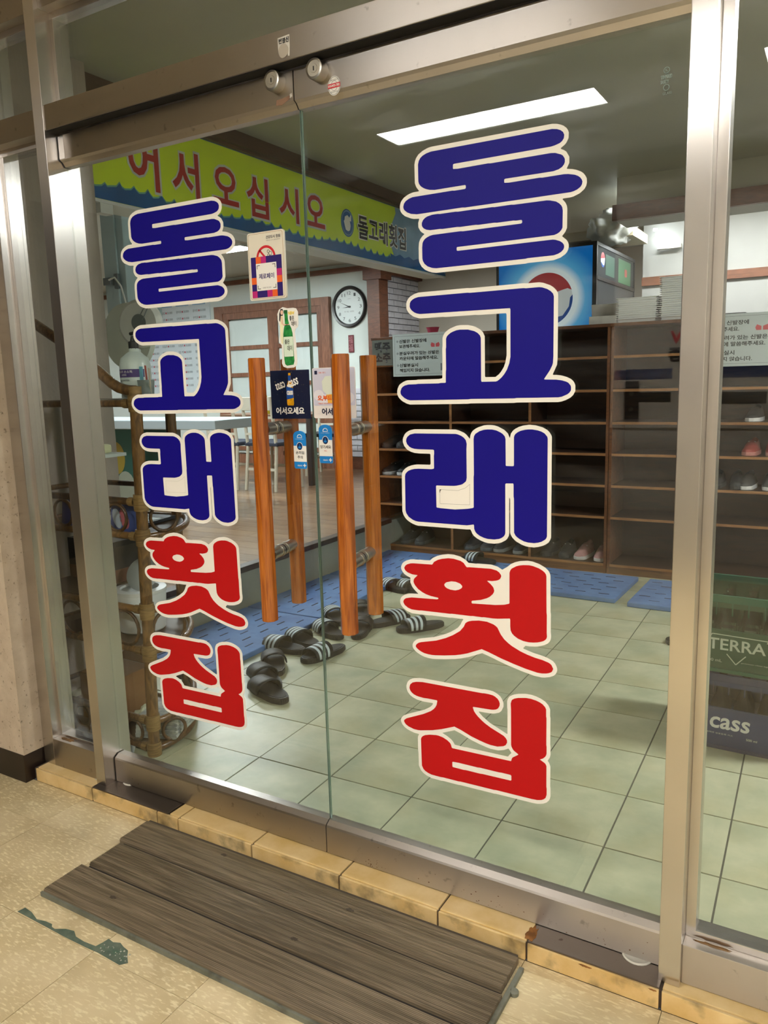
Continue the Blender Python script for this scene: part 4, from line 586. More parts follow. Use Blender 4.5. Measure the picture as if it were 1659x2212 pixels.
flat('cloud', [ell(-.045, -.005, .015, .013, 20)], mat('cloud_white', 'e4e2ec', .5), p, F, .0003, .0006); flat('cloud', [ell(-.03, -.015, .018, .012, 20)], MATS['cloud_white'], p, F, .0003, .0007); flat('cloud', [ell(.04, -.012, .018, .014, 20)], MATS['cloud_white'], p, F, .0003, .0007)
flat('foam', [[(-.034, .028), (-.024, .040), (-.008, .041), (.008, .034), (.010, .010), (-.002, -.002), (-.020, -.004), (-.032, .006)]], mat('foam_cream', 'dfe6d8', .5), p, F, .0003, .0010)
flat('glass_beer', [[(-.022, -.003), (.002, -.003), (.002, -.024), (-.018, -.024)]], mat('beer_yellow', 'f0b64a', .4), p, F, .0003, .0008)
flat('bottle', [[(.030, .022), (.034, .022), (.036, -.002), (.040, -.014), (.040, -.044), (.028, -.044), (.028, -.014)]], mat('bottle_brown', '3a2a1c', .3), p, F, .0003, .0011); flat('bottle_label', [rect(.0285, -.036, .0398, -.018)], YEL, p, F, .0003, .0015)
flat('badge', [rect(-.055, .045, -.047, .054, .001)], NAVY, p, F, .0003, .0008); text('badge_word', '강원·경기', (-.043, .047, -.023, .051), ORANGE, p, F, z=.0008)
text('slogan', '오,부드러움', (-.048, -.019, .020, -.005), ORANGE, p, F, bold=.045, z=.0014); text('slogan_small', '거품보다 부드러운 100% 몰트맥주', (-.048, -.027, .018, -.023), ORANGE, p, F, z=.0014); text('greeting', '어서오세요', (-.037, -.053, .046, -.036), NAVY, p, F, bold=.03, z=.0008)
# blue push / pull tags
def pull_tag(x, z, w1, label):
    h = .0475; ww = .0195
    pts = [(-ww, -h+.003), (-ww+.003, -h), (ww-.003, -h), (ww, -h+.003)]+ell(0, h-.012, ww, .012, 12, 0, PI)
    p = sticker('door_tag', [pts], BLUEINK, label, x, z, group='blue tags on the door glass'); F = front(0, -.0004, 0)
    flat('white_field', [[(-ww, -.030), (ww, -.030), (ww, .010), (-ww, .010)]], WHITE, p, F)
    flat('round_icon', [ell(0, .009, .0095, .0105, 24), ell(0, .009, .0083, .0093, 24)], WHITE, p, F, .0003, .0009); flat('icon_disc', [ell(0, .009, .0083, .0093, 24)], mat('icon_navy', '12305e', .4), p, F, .0003, .0007)
    flat('hand_icon', [[(-.003, .004), (.003, .004), (.0045, .008), (.001, .0085), (.001, .014), (-.0005, .014), (-.001, .0085), (-.0045, .008)]], BLUEINK, p, F, .0003, .0013)
    flat('cloche_icon', [ell(0, .032, .0075, .007, 12, 0, PI)+ell(0, .032, .006, .0055, 12, PI, 0)[::1]], WHITE, p, F); flat('cloche_base', [rect(-.0075, .0298, .0075, .0312)], WHITE, p, F)
    text('small_print', 'FOOD SAFETY', (-.013, .0262, .013, .0275), WHITE, p, F)
    if w1 == '당기세요': text('word', w1, (-.0155, -.011, .0155, -.003), INK, p, F, bold=.01, z=.0008); text('word_small', 'PULL', (-.004, -.018, .004, -.0155), REDINK, p, F, z=.0008)
    else: text('word', '손끼임', (-.0125, -.011, .0125, -.003), INK, p, F, bold=.01, z=.0008); text('word', '주의', (-.008, -.0225, .008, -.0145), INK, p, F, bold=.01, z=.0008)
    text('maker', 'vitamin', (-.009, -.0415, .005, -.037), WHITE, p, F); flat('cross_icon', [[(.008, -.040), (.0115, -.040), (.0115, -.0435), (.0135, -.0435), (.0135, -.040), (.017, -.040), (.017, -.038), (.0135, -.038), (.0135, -.0345), (.0115, -.0345), (.0115, -.038), (.008, -.038)]], WHITE, p, F)
pull_tag(-.043, 1.1305, '손끼임', 'blue and white finger-trap warning tag on the left door edge')
pull_tag(.036, 1.1465, '당기세요', 'blue and white pull tag on the right door edge')
# header and rail stickers
p = sticker('torn_sticker', [[(-.0165, .020), (.0165, .022), (.0158, -.002), (.0145, -.022), (.010, -.0215), (.009, -.012), (-.014, -.010), (-.0165, -.006)]], mat('old_paper', 'd8d4cc', .7), 'torn white paper sticker on the steel header above the doors', .006, 2.034, -.0572)
text('word', '번염신', (-.0135, .007, .0145, .018), INK, p, F, bold=.03); flat('glue_disc', [ell(-.002, -.0085, .0140, .0145, 22)], mat('glue', 'b5ada0', .7), p, F)
p = sticker('round_sticker', [ell(0, 0, .0165, .0200, 36)], WHITE, 'round white locksmith sticker with red phone band on the right top rail', .1115, 1.9425, -.0202)
flat('ring', [ell(0, 0, .0150, .0185, 32), ell(0, 0, .0144, .0178, 32)], GREYINK, p, F); flat('ring', [ell(0, 0, .0085, .0105, 32), ell(0, 0, .0080, .0099, 32)], GREYINK, p, F)
q = flat('red_band', [rect(-.0163, -.0045, .0163, .0050)], REDINK, p, F, .0003, .0008); text('phone_number', '010-8432-7382', (-.0150, -.0024, .0150, .0028), WHITE, p, F, bold=.03, z=.0012)
text('word', '강화문·자동문수리', (-.0105, .0098, .0105, .0136), INK, p, F); text('word', '열쇠·도어·샷시', (-.0095, -.0145, .0095, -.0108), INK, p, F)
p = sticker('etched_stamp', [ell(0, .0235, .0055, .0055, 20), ell(0, .0235, .0045, .0045, 20)], mat('etched_white', '8fa39e', .8), 'small etched maker stamp in the top corner of the right door glass', .816, 1.810)
F = front(0, 0, 0); text('word', 'K', (-.002, .021, .002, .026), MATS['etched_white'], p, F); text('word', 'TEMPERED\nSAFETY', (-.010, .001, .010, .0155), MATS['etched_white'], p, F, bold=.03); flat('ring', [ell(0, -.0055, .0055, .0055, 20), ell(0, -.0055, .0045, .0045, 20)], MATS['etched_white'], p, F); text('word', 'GLASS', (-.006, -.018, .010, -.0135), MATS['etched_white'], p, F)

# ------------------------------------------------------------------ grooved plank mat in front of the sill
MATW = wood_mat('weathered_plank', '5a4e3c', '887862', (1.2, 36, 36), .6, 3.2)
e = empty('plank_mat', (0, -.29, 0), label='grooved brown plank mat lying on the corridor floor before the doors', cat='door mat')
MX = Matrix(((0, 0, 1, 0), (1, 0, 0, .29), (0, 1, 0, 0), (0, 0, 0, 1)))
def reeded(y0, y1, z, x0, x1, name='plank'):
    n = int((y1-y0)/.0042); pr = [(y0, .003), (y0, z-.003)]
    for k in range(n):
        a = y0+.002+(y1-y0-.004)*k/n; d = (y1-y0-.004)/n; pr += [(a, z-.0028), (a+d*.22, z-.0028), (a+d*.32, z), (a+d*.9, z), (a+d, z-.0028)]
    pr += [(y1, z-.003), (y1, .003)]
    return prism(name, pr, x0, x1, MATW, e, MX)
reeded(-.2115, -.106, .021, -.592, .576); reeded(-.330, -.2225, .020, -.575, .584); reeded(-.462, -.341, .0195, -.590, .574)
box('gap_strip', (-.575, -.341+.29, .002), (.574, -.330+.29, .010), mat('mat_gap', '2e2822', .9), e); box('gap_strip', (-.575, -.2225+.29, .002), (.575, -.2115+.29, .010), MATS['mat_gap'], e)
box('raised_band', (-.59, -.107+.29, .002), (.572, -.098+.29, .018), mat('mat_band', '4a4238', .8), e)
box('worn_edge', (-.595, -.4685+.29, .0), (.572, -.462+.29, .012), tile_mat('worn_rubber', '5b5d50', '77786a', .7, 12, dirt='352e26', dscale=20), e)
box('worn_edge', (.584, -.34+.29, .0), (.594, -.12+.29, .010), MATS['worn_rubber'], e)
lathe('edge_bolt', [(.010, 0), (.010, .008), (.006, .012)], MATS['worn_rubber'], e, 12, Matrix.Translation((.598, -.19+.29, 0)))
for k, (x, y) in enumerate(((.16, -.155), (-.27, -.13), (.10, -.30), (-.4, -.40))):
    blot('dark_stain', x, y+.29, .010, .005, mat('mat_stain', '463c30', .8), e, Matrix.Translation((0, 0, .0212 if y > -.2 else .0202)), seed=20+k, t=.0002)

# ------------------------------------------------------------------ banner
BANY = mat('banner_yellow', 'd4ee34', .35, var=.06, scale=1.5); BANB = mat('banner_blue', '1c5f9e', .35, var=.15, scale=6); BANP = mat('banner_pale', '7fa6c4', .35, var=.12, scale=7); BRED = mat('banner_red', 'b23030', .4)
SF = lambda x=-1.8: side(x, 0, 0)
y0, y1, zb_, zt_ = .845, 4.46, 2.128, 2.562
e = box('banner', (-1.812, y0, zb_), (-1.8, y1, zt_), BANY); tag(e, 'long yellow-green welcome banner with red brush letters over the dining room opening', 'banner')
wave = [(y0, 2.140)]; pts = []
k = 0; y = y0
rnd = random.Random(2)
while y < 3.55:
    z = 2.183+.012*math.sin(y*7)+rnd.uniform(-.004, .004); pts.append((y, z)); pts.append((y+.035, z+.006)); pts.append((y+.055, z+.020+rnd.uniform(0, .008))); pts.append((y+.068, z+.008)); y += .085
flat('wave_edge_pale', [[(y0, 2.134)]+[(a, b+.008) for a, b in pts]+[(3.62, 2.215), (3.62, 2.134)]], mat('banner_foam', '6fb0a0', .4), e, SF(), .0004, .0001)
flat('wave_band', [[(y0, 2.134)]+pts+[(3.62, 2.205), (3.62, 2.134)]], BANB, e, SF(), .0004, .0006)
flat('pale_panel', [[(3.56, 2.134), (3.60, 2.2), (3.55, 2.28), (3.62, 2.34), (3.58, 2.42), (3.64, 2.50), (3.63, zt_-.022), (y1, zt_-.022), (y1, 2.134)]], BANP, e, SF(), .0004, .0008)
flat('pale_panel_base', [[(3.55, 2.134)]+[(3.55+.07*i, 2.19+rnd.uniform(0, .03)) for i in range(13)]+[(y1, 2.134)]], BANB, e, SF(), .0004, .0012)
flat('top_stripe', [rect(y0, zt_-.020, y1, zt_-.001)], BANB, e, SF(), .0004, .0006)
box('hem_rail', (-1.814, y0, zb_-.010), (-1.796, y1, zb_+.004), mat('hem_white', 'd8dcdc', .4), e)
def brush(ch, y, z, wd, h):
    bb = (y-wd/2, z-h/2, y+wd/2, z+h/2)
    text('letter_outline', ch, (bb[0]-.012, bb[1]-.012, bb[2]+.012, bb[3]+.012), mat('banner_outline', 'c9d3cf', .4), e, SF(), bold=.055, z=.0012)
    text('letter', ch, bb, BRED, e, SF(), bold=.02, z=.0018)
for ch, y, z, wd, h in (('어', 1.225, 2.352, .19, .26), ('서', 1.50, 2.340, .19, .235), ('오', 1.795, 2.345, .20, .19), ('십', 2.06, 2.335, .19, .22), ('시', 2.35, 2.345, .19, .20), ('오', 2.62, 2.350, .20, .19)): brush(ch, y, z, wd, h)
flat('round_logo', [ell(2.985, 2.335, .078, .088, 36)], BANB, e, SF(), .0004, .0012); flat('logo_ring', [ell(2.985, 2.335, .070, .080, 36), ell(2.985, 2.335, .064, .073, 36)], BANP, e, SF(), .0004, .0018)
flat('logo_fish', [[(2.955, 2.372), (2.985, 2.385), (3.010, 2.372), (3.030, 2.398), (3.030, 2.350), (3.012, 2.352), (3.022, 2.322), (3.012, 2.292), (2.990, 2.283), (2.962, 2.290), (2.950, 2.318), (2.940, 2.342), (2.950, 2.350)]], WHITE, e, SF(), .0004, .0018)
text('name_outline', '돌고래횟집', (3.105, 2.248, 3.795, 2.422), WHITE, e, SF(), bold=.05, z=.0014)
text('shop_name', '돌고래횟집', (3.115, 2.256, 3.785, 2.414), INK, e, SF(), bold=.02, z=.002)
box('hanging_clip', (-1.85, .95, 2.075), (-1.80, 1.02, 2.125), mat('clip_white', 'cfd4d2', .5), e)

# ------------------------------------------------------------------ shoe cabinet and what is in and on it
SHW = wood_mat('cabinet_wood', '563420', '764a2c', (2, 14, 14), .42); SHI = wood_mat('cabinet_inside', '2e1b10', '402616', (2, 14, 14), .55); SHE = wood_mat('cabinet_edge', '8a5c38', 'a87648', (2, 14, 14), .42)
YC = 3.46
def cabinet(x0, x1, divs, label, zt=1.61):
    c = empty('shoe_cabinet', ((x0+x1)/2, YC+.17, 0), label=label, cat='shoe cabinet', group='shoe cabinets along the back of the entry')
    X = lambda x: x-(x0+x1)/2; Yf = -.17
    box('side_panel', (X(x0), Yf, 0), (X(x0)+.018, .17, zt), SHW, c); box('side_panel', (X(x1)-.018, Yf, 0), (X(x1), .17, zt), SHW, c)
    box('top_panel', (X(x0)-.004, Yf-.01, zt-.02), (X(x1)+.004, .17, zt), SHW, c, .002)
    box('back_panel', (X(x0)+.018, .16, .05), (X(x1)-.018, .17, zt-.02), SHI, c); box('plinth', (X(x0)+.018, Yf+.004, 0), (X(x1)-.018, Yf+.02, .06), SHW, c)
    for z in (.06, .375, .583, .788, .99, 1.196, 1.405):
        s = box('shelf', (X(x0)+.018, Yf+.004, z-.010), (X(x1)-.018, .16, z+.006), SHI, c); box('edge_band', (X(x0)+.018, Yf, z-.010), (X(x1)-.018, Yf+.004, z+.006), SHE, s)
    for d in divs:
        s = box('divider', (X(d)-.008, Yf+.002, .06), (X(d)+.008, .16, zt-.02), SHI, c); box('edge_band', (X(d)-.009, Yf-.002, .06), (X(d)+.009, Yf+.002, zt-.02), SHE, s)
    return c
cabinet(-1.925, -.172, (-1.29, -.70), 'dark wooden shoe cabinet, the long unit whose left end meets the clock wall')
cabinet(-.168, 1.72, (.40, .96), 'dark wooden shoe cabinet, the unit standing behind the bottle crates')
# shoes
def shoe_mesh(L=.27, W=.095, H=.075, style='sneaker'):
    """upper and sole, heel at the origin side, toe toward -y"""
    bs = bmesh.new(); n = 14
    def half(t): return W/2*(.70+.30*math.sin(PI*min(1, max(0, (t-.02)))**.8) if t < .85 else (.93)*math.sqrt(max(0, 1-((t-.85)/.15)**2*.92)))
    out = []; 
    for i in range(n+1): t = i/n; out.append((half(t)*(1 if t > .04 else .75), -t*L))
    pts = out+[(-x*.92, y) for x, y in out[::-1]]
    add_prism(bs, pts, 0, .024); bmesh.ops.bevel(bs, geom=[e_ for e_ in bs.edges], offset=.003, segments=1, affect='EDGES')
    bu = bmesh.new(); rings = []
    for i in range(n+1):
        t = i/n; hw = half(t)*.93*(1 if t > .04 else .75); h = H*(1.0 if t < .30 else (1.0-(t-.30)*1.05 if t < .75 else .53-(t-.75)*1.1)); h = max(h, .012)
        ring = []
        for k in range(9):
            a = PI*k/8; ring.append(bu.verts.new((hw*math.cos(a)*(1-.25*math.sin(a)), -t*L*.985-.002, .02+h*math.sin(a)**.55 if 0 < k < 8 else .02)))
        rings.append(ring)
    for i, (A, B) in enumerate(zip(rings, rings[1:])):
        for k in range(8):
            if 1 <= i <= 5 and 2 <= k <= 5: continue
            bu.faces.new((A[k], A[k+1], B[k+1], B[k]))
    bu.faces.new(rings[0]); bu.faces.new(rings[-1][::-1])
    return bs, bu
SOLEW = mat('sole_white', 'd6d4ce', .5)
def shoe_pair(x, y, z, col, solec, label, rz=PI, dx=.105, lace=True, grp='shoes in the cabinet', L=.26, jit=.06):
    for s in (-1, 1):
        e = empty('shoe', (x+s*dx/2, y, z), PI+rz+s*jit, label=label % ('left' if s < 0 else 'right'), cat='shoe', group=grp)
        bs, bu = shoe_mesh(L); from_bm('sole', bs, mat('sole_'+solec, solec, .5), e); from_bm('upper', bu, mat('upper_'+col, col, .65, var=.12, scale=30), e, True)
        box('insole', (-.034, -.11, .026), (.034, -.012, .034), mat('insole_'+col, '3a3230' if col != 'b98a84' else '6a4a48', .8), e)
        if lace: boxes('laces', [((-.020, -.13-.016*k, .0735-.009*k), (.020, -.124-.016*k, .0775-.009*k)) for k in range(3)], mat('lace', 'cfcac4', .7), e)
ysh = YC+.27
fy = YC+.29
shoe_pair(-1.80, fy, .589, '2a2e30', 'c8ccd0', 'grey and black sneaker with white sole low in the leftmost column, %s of its pair', grp='pair of grey sneakers')
shoe_pair(-1.80, fy, .794, '262422', '3a3a3c', 'dark shoe one shelf above the grey sneakers, %s of its pair', lace=False, grp='pair of dark shoes')
shoe_pair(-1.66, fy, .066, '24282a', '4a5052', 'dark sneaker on the bottom shelf of the leftmost column, %s of its pair', grp='pair of bottom left shoes')
shoe_pair(-1.12, fy, .066, '1e2634', '4c5a66', 'navy sneaker on the bottom shelf below the third blue letter, %s of its pair', grp='pair of navy shoes')
shoe_pair(-.88, fy, .066, '20242c', '8c8e8c', 'dark sneaker with grey sole left of the bottom divider, %s of its pair', grp='pair of grey soled shoes', dx=.12)
shoe_pair(-.54, fy, .066, '22262a', '34383a', 'black sneaker on the bottom shelf beside the pink pair, %s of its pair', grp='pair of black shoes')
shoe_pair(-.30, fy, .066, 'b98a84', 'd8d4cc', 'faded pink sneaker on the bottom shelf, %s of its pair', grp='pair of pink sneakers', dx=.11)
shoe_pair(.70, fy, .589, '4a4a48', 'e0deda', 'dark shoe with bright white sole behind the wide right pane, %s of its pair', grp='pair of white soled shoes', lace=False)
shoe_pair(.71, fy, .794, '9c4038', 'c8867c', 'red sneaker on the shelf above the white soles, %s of its pair', grp='pair of red sneakers')
shoe_pair(.72, fy, .996, '1e1e20', 'e4e2de', 'black shoe with white toe cap above the red sneakers, %s of its pair', grp='pair of black and white shoes', lace=False)
shoe_pair(.52, fy, .589, '35383a', '3c3e3e', 'dark flat shoe left of the white soles, %s of its pair', grp='pair of dark flats', lace=False)
# notices hung on the cabinet front
NOT = mat('notice_paper', 'bfc9c9', .3)
def notice(x, label):
    p = box('notice_sheet', (x, YC-.022, 1.322), (x+.46, YC-.018, 1.622), NOT); tag(p, label, 'notice', 'shoe notices on the cabinet')
    F = front(x, YC-.022, 1.322)
    flat('border_line', [rect(.015, .015, .445, .285), rect(.0165, .0165, .4435, .2835)], GREYINK, p, F)
    for i, (a, b, w1, w2) in enumerate((('신발은 신발장에', '보관해주세요.', .275, .225), ('분실우려가 있는 신발은', '카운터에 말씀해주세요.', .375, .365), ('신발분실시', '책임지지 않습니다.', .205, .300))):
        zt = .262-i*.085
        text('notice_line', a, (.055, zt-.026, w1, zt), INK, p, F, bold=.02); text('notice_line', b, (.055, zt-.062, w2, zt-.036), INK, p, F, bold=.02)
        flat('bullet', [ell(.040, zt-.013, .008, .008, 12), ell(.040, zt-.013, .006, .006, 12), ell(.040, zt-.013, .003, .003, 8)], GREYINK, p, F)
    for s in (-1, 1):
        flat('shoe_picture', [[(.345+s*.004, .200), (.345+s*.030, .200), (.345+s*.036, .215), (.345+s*.028, .232), (.345+s*.004, .222)]], mat('notice_red', 'c8505a', .4), p, F)
    flat('figure_picture', [rect(.385, .035, .395, .085), rect(.405, .035, .415, .085), rect(.375, .06, .425, .075)][:1], GREYINK, p, F)
notice(-1.736, 'laminated shoe notice hung at the left end of the shoe cabinet')
notice(.345, 'laminated shoe notice hung behind the wide right pane')
p = box('menu_plaque', (-1.915, YC-.016, 1.405), (-1.742, YC-.011, 1.59), mat('plaque_grey', '5d6058', .5)); tag(p, 'small dark plaque with black brush writing left of the left shoe notice', 'plaque')
text('word', '맥주\n소주', (-1.895, 1.425, -1.76, 1.575), INK, p, front(0, YC-.016, 0), bold=.04)
# foam trays and boxes on the cabinet
FOAM = mat('foam_tray', 'f2f4f4', .55, var=.03)
def tray_mesh(w_, d_, h):
    bm = bmesh.new(); prof = [(.44, 0), (.485, h), (.53, h), (.53, h+.0035), (.48, h+.0035), (.435, .003)]
    def ring(k, z): return [bm.verts.new((a*w_*k, b*d_*k, z)) for a, b in ((-1, -1), (1, -1), (1, 1), (-1, 1))]
    rs = [ring(k, z) for k, z in prof]
    for A, B in zip(rs, rs[1:]):
        for i in range(4): bm.faces.new((A[i], A[(i+1) % 4], B[(i+1) % 4], B[i]))
    bm.faces.new(rs[0][::-1]); bm.faces.new(rs[-1]); me = bpy.data.meshes.new('tray'); bmesh.ops.recalc_face_normals(bm, faces=bm.faces); bm.to_mesh(me); bm.free(); me.materials.append(FOAM); return me
me = tray_mesh(.24, .17, .022)
ORD = ['first', 'second', 'third', 'fourth', 'fifth', 'sixth', 'seventh', 'eighth', 'ninth', 'tenth', 'eleventh', 'twelfth', 'thirteenth', 'fourteenth', 'fifteenth', 'sixteenth', 'seventeenth', 'eighteenth', 'nineteenth', 'twentieth']
def stack(x, y, z0, n, dz, m, grp, lab, rz=0):
    for k in range(n):
        o = bpy.data.objects.new('foam_tray', m); COL.objects.link(o); o.location = (x+random.uniform(-.002, .002), y, z0+k*dz); o.rotation_euler = (0, 0, rz+random.uniform(-.02, .02))
        tag(o, '%s, %s' % (lab, 'topmost' if k == n-1 else 'lowest' if k == 0 else ORD[n-1-k]+' from the top'), 'food tray', grp)
stack(-.025, YC+.13, 1.611, 11, .0125, me, 'low stack of foam trays', 'white foam tray in the low stack on the shoe cabinet')
stack(.235, YC+.13, 1.611, 20, .0122, me, 'tall stack of foam trays', 'white foam tray in the tall stack beside the right steel mullion')
t = empty('food_box', (-.24, YC+.10, 1.611), .1, label='open clear plastic food box left of the foam tray stacks', cat='food box')
CLR = mat('cloudy_plastic', 'c9c6c0', .3, var=.08, scale=20)
boxes('tub', [((-.085, -.06, 0), (.085, .06, .004)), ((-.085, -.06, 0), (.085, -.057, .05)), ((-.085, .057, 0), (.085, .06, .05)), ((-.085, -.06, 0), (-.082, .06, .05)), ((.082, -.06, 0), (.085, .06, .05))], CLR, t, .001)
lid = box('lid', (-.088, 0, 0), (.088, .004, .085), CLR, t, .0015); lid.location = (0, .06, .05); lid.rotation_euler = (.35, 0, .0)
box('contents', (-.07, -.05, .005), (.07, .05, .03), mat('food_brown', '9a7a60', .8), t)
tag(box('flat_package', (.43, YC+.0, 1.611), (.60, YC+.15, 1.628), mat('black_pack', '23232c', .5), bev=.005), 'flat black package lying on the cabinet above the right notice', 'package')
t = tag(lathe('pink_cup', [(.03, 0), (.045, .05), (.05, .055), (.0, .052)], mat('pink_cloth', 'c8506a', .5), None, 16, Matrix.Translation((-1.48, YC+.12, 1.611))), 'small pink bowl on the cabinet above the left notice', 'bowl')

# ------------------------------------------------------------------ drinks fridge behind the cabinet
BLK = mat('fridge_black', '1b1c1f', .35)
e = empty('drinks_fridge', (-.88, 4.9, 0), label='tall black drinks fridge with a blue soda sign on top', cat='fridge')
box('body', (-.385, -.60, .02), (.38, .55, 1.66), BLK, e, .01)
box('door', (-.375, -.625, .12), (.37, -.60, 1.62), mat('fridge_glass', '2b3238', .08), e, .004)
boxes('sign_frame', [((-.395, -.62, 1.66), (-.375, .56, 2.245)), ((.355, -.62, 1.66), (.385, -.59, 2.245)), ((-.395, -.62, 2.225), (.385, .56, 2.25)), ((.36, -.62, 1.66), (.385, .56, 1.70)), ((.36, .53, 1.66), (.385, .56, 2.245)), ((.36, -.6, 1.985), (.386, .56, 2.01))], BLK, e)
def blue_sign_mat():
    m = bpy.data.materials.new('blue_sign'); m.use_nodes = True; nt = m.node_tree; N = nt.nodes; L = nt.links; b = N['Principled BSDF']
    tc = N.new('ShaderNodeTexCoord'); mp = N.new('ShaderNodeMapping'); mp.inputs['Location'].default_value = (-.53, -.5, -.36); L.new(tc.outputs['Generated'], mp.inputs[0])
    ml = N.new('ShaderNodeVectorMath'); ml.operation = 'MULTIPLY'; ml.inputs[1].default_value = (1.25, 0, 1); L.new(mp.outputs[0], ml.inputs[0])
    ln = N.new('ShaderNodeVectorMath'); ln.operation = 'LENGTH'; L.new(ml.outputs[0], ln.inputs[0])
    cr = N.new('ShaderNodeValToRGB'); L.new(ln.outputs[1], cr.inputs[0]); el = cr.color_ramp.elements
    el[0].position = .40; el[0].color = lin('e6f4fb'); el[1].position = .72; el[1].color = lin('0c74cc'); x = el.new(.50); x.color = lin('5cb2e8')
    L.new(cr.outputs[0], b.inputs['Base Color']); L.new(cr.outputs[0], b.inputs['Emission Color']); b.inputs['Emission Strength'].default_value = .16; b.inputs['Roughness'].default_value = .25; return m
box('sign_panel', (-.375, -.615, 1.66), (.355, -.60, 2.225), blue_sign_mat(), e)
F = front(.01, -.6155, 1.865)
def globe(P_, F, R=.20, emit=.1):
    def em(nm, c): return mat(nm, c, .3, emit=emit)
    flat('globe_white', [ell(0, 0, R, R*.98, 40)], em('globe_w', 'e9f1f5'), P_, F)
    a0, a1 = .22, PI-.05
    flat('globe_red', [ell(0, 0, R, R*.98, 24, .30, PI-.12)+[(-R*.62, R*.12), (-R*.25, R*.22), (R*.15, R*.18), (R*.55, R*.30), (R*.80, R*.36)]], em('globe_r', 'b8323a'), P_, F, .0004, .0005)
    flat('globe_blue', [ell(0, 0, R, R*.98, 26, -PI+.35, .12)+[(R*.90, R*.02), (R*.86, -R*.3), (R*.62, -R*.62), (R*.2, -R*.70), (-R*.2, -R*.55), (-R*.6, -R*.42)]], em('globe_b', '1c4fa0'), P_, F, .0004, .0005)
globe(e, F)
SPm = mat('side_sign', '22272a', .6)
box('side_panel', (.366, -.60, 2.01), (.380, .54, 2.225), SPm, e); box('side_grille', (.366, -.60, 1.70), (.380, .54, 1.985), mat('side_grille', '26282a', .7), e)
S_ = side(.3805, 0, 2.118)
globe(e, S_ @ Matrix.Translation((-.44, .02, 0)), .055, .02)
flat('green_panel', [rect(.02, -.10, .42, .085)], mat('dull_green', '3d6a4c', .4), e, S_)
flat('red_mark', [rect(.22, -.04, .30, .02, .01)], mat('dull_red', '9a4a44', .4), e, S_, .0004, .0006); flat('green_mark', [rect(-.36, -.08, -.10, .07)], mat('dull_green2', '3f5c50', .4), e, S_)
# crumpled plastic bag on the fridge
bm = bmesh.new(); bmesh.ops.create_icosphere(bm, subdivisions=4, radius=1)
for v in bm.verts:
    p_ = v.co.copy(); d = noise.noise(p_*2.1)*.34+noise.noise(p_*5)*.16+noise.noise(p_*11)*.06; v.co = Vector((p_.x*.17, p_.y*.22, p_.z*.13))*(1+d)
o = from_bm('plastic_bag', bm, mat('thin_plastic', 'e0e4e3', .3, var=.05, scale=12), None, True); o.location = (-.50, 4.72, 2.40); tag(o, 'crumpled whitish plastic bag lying on top of the drinks fridge', 'bag')
# small tube lamp on the bright wall
e = empty('tube_lamp', (-.28, 5.44, 2.37), label='short fluorescent lamp glaring high on the bright wall', cat='lamp')
box('base', (-.03, -.02, -.06), (.16, .025, -.03), mat('lamp_base', 'b9b6ae', .5), e); tube('tube', [(-.05, -.03, .035), (.10, -.03, -.04)], .014, mat('tube_glow', 'f6fbff', .4, emit=14), e, 10); tube('tube', [(-.06, -.03, .10), (-.03, -.03, .098)], .012, MATS['tube_glow'], e, 10)

# ------------------------------------------------------------------ foam mats on the entry floor
MATB = tile_mat('mat_blue', '46699c', '5c84b8', .75, 6, bump=.3); SLT = mat('mat_slit', '16243a', .9)
def foam_mat(x0, y0, x1, y1, label, along='y', rz=0):
    e = empty('foam_mat', ((x0+x1)/2, (y0+y1)/2, .001), rz, label=label, cat='mat', group='blue foam mats around the entry')
    a, b = (x1-x0)/2, (y1-y0)/2; box('slab', (-a, -b, 0), (a, b, .028), MATB, e, .006)
    L_ = []; rnd = random.Random(int(x0*100))
    n = int((a if along == 'y' else b)*2/.075)
    for i in range(1, n):
        q = -(a if along == 'y' else b)+(2*(a if along == 'y' else b))*i/n; t_ = -(b if along == 'y' else a)+.03+(i % 2)*.07; lim = (b if along == 'y' else a)-.08
        while t_ < lim:
            L_.append(((q-.003, t_, .0275), (q+.003, t_+.06, .0286)) if along == 'y' else ((t_, q-.003, .0275), (t_+.06, q+.003, .0286))); t_ += .14
    o = boxes('slit', L_, SLT, e); o['kind'] = 'stuff'
foam_mat(-1.79, .90, -1.262, 1.752, 'blue foam mat nearest the doors beside the raised floor')
foam_mat(-1.795, 1.762, -1.288, 2.60, 'blue foam mat in the middle beside the raised floor', rz=.01)
foam_mat(-1.80, 2.612, -1.29, 3.42, 'blue foam mat in the far corner beside the raised floor', rz=.01)
foam_mat(-1.275, 2.80, .060, 3.36, 'long blue foam mat lying before the shoe cabinet', 'x', -.015)
foam_mat(.135, 2.75, 1.15, 3.33, 'blue foam mat before the cabinet, cut by the right steel mullion', 'x', -.01)

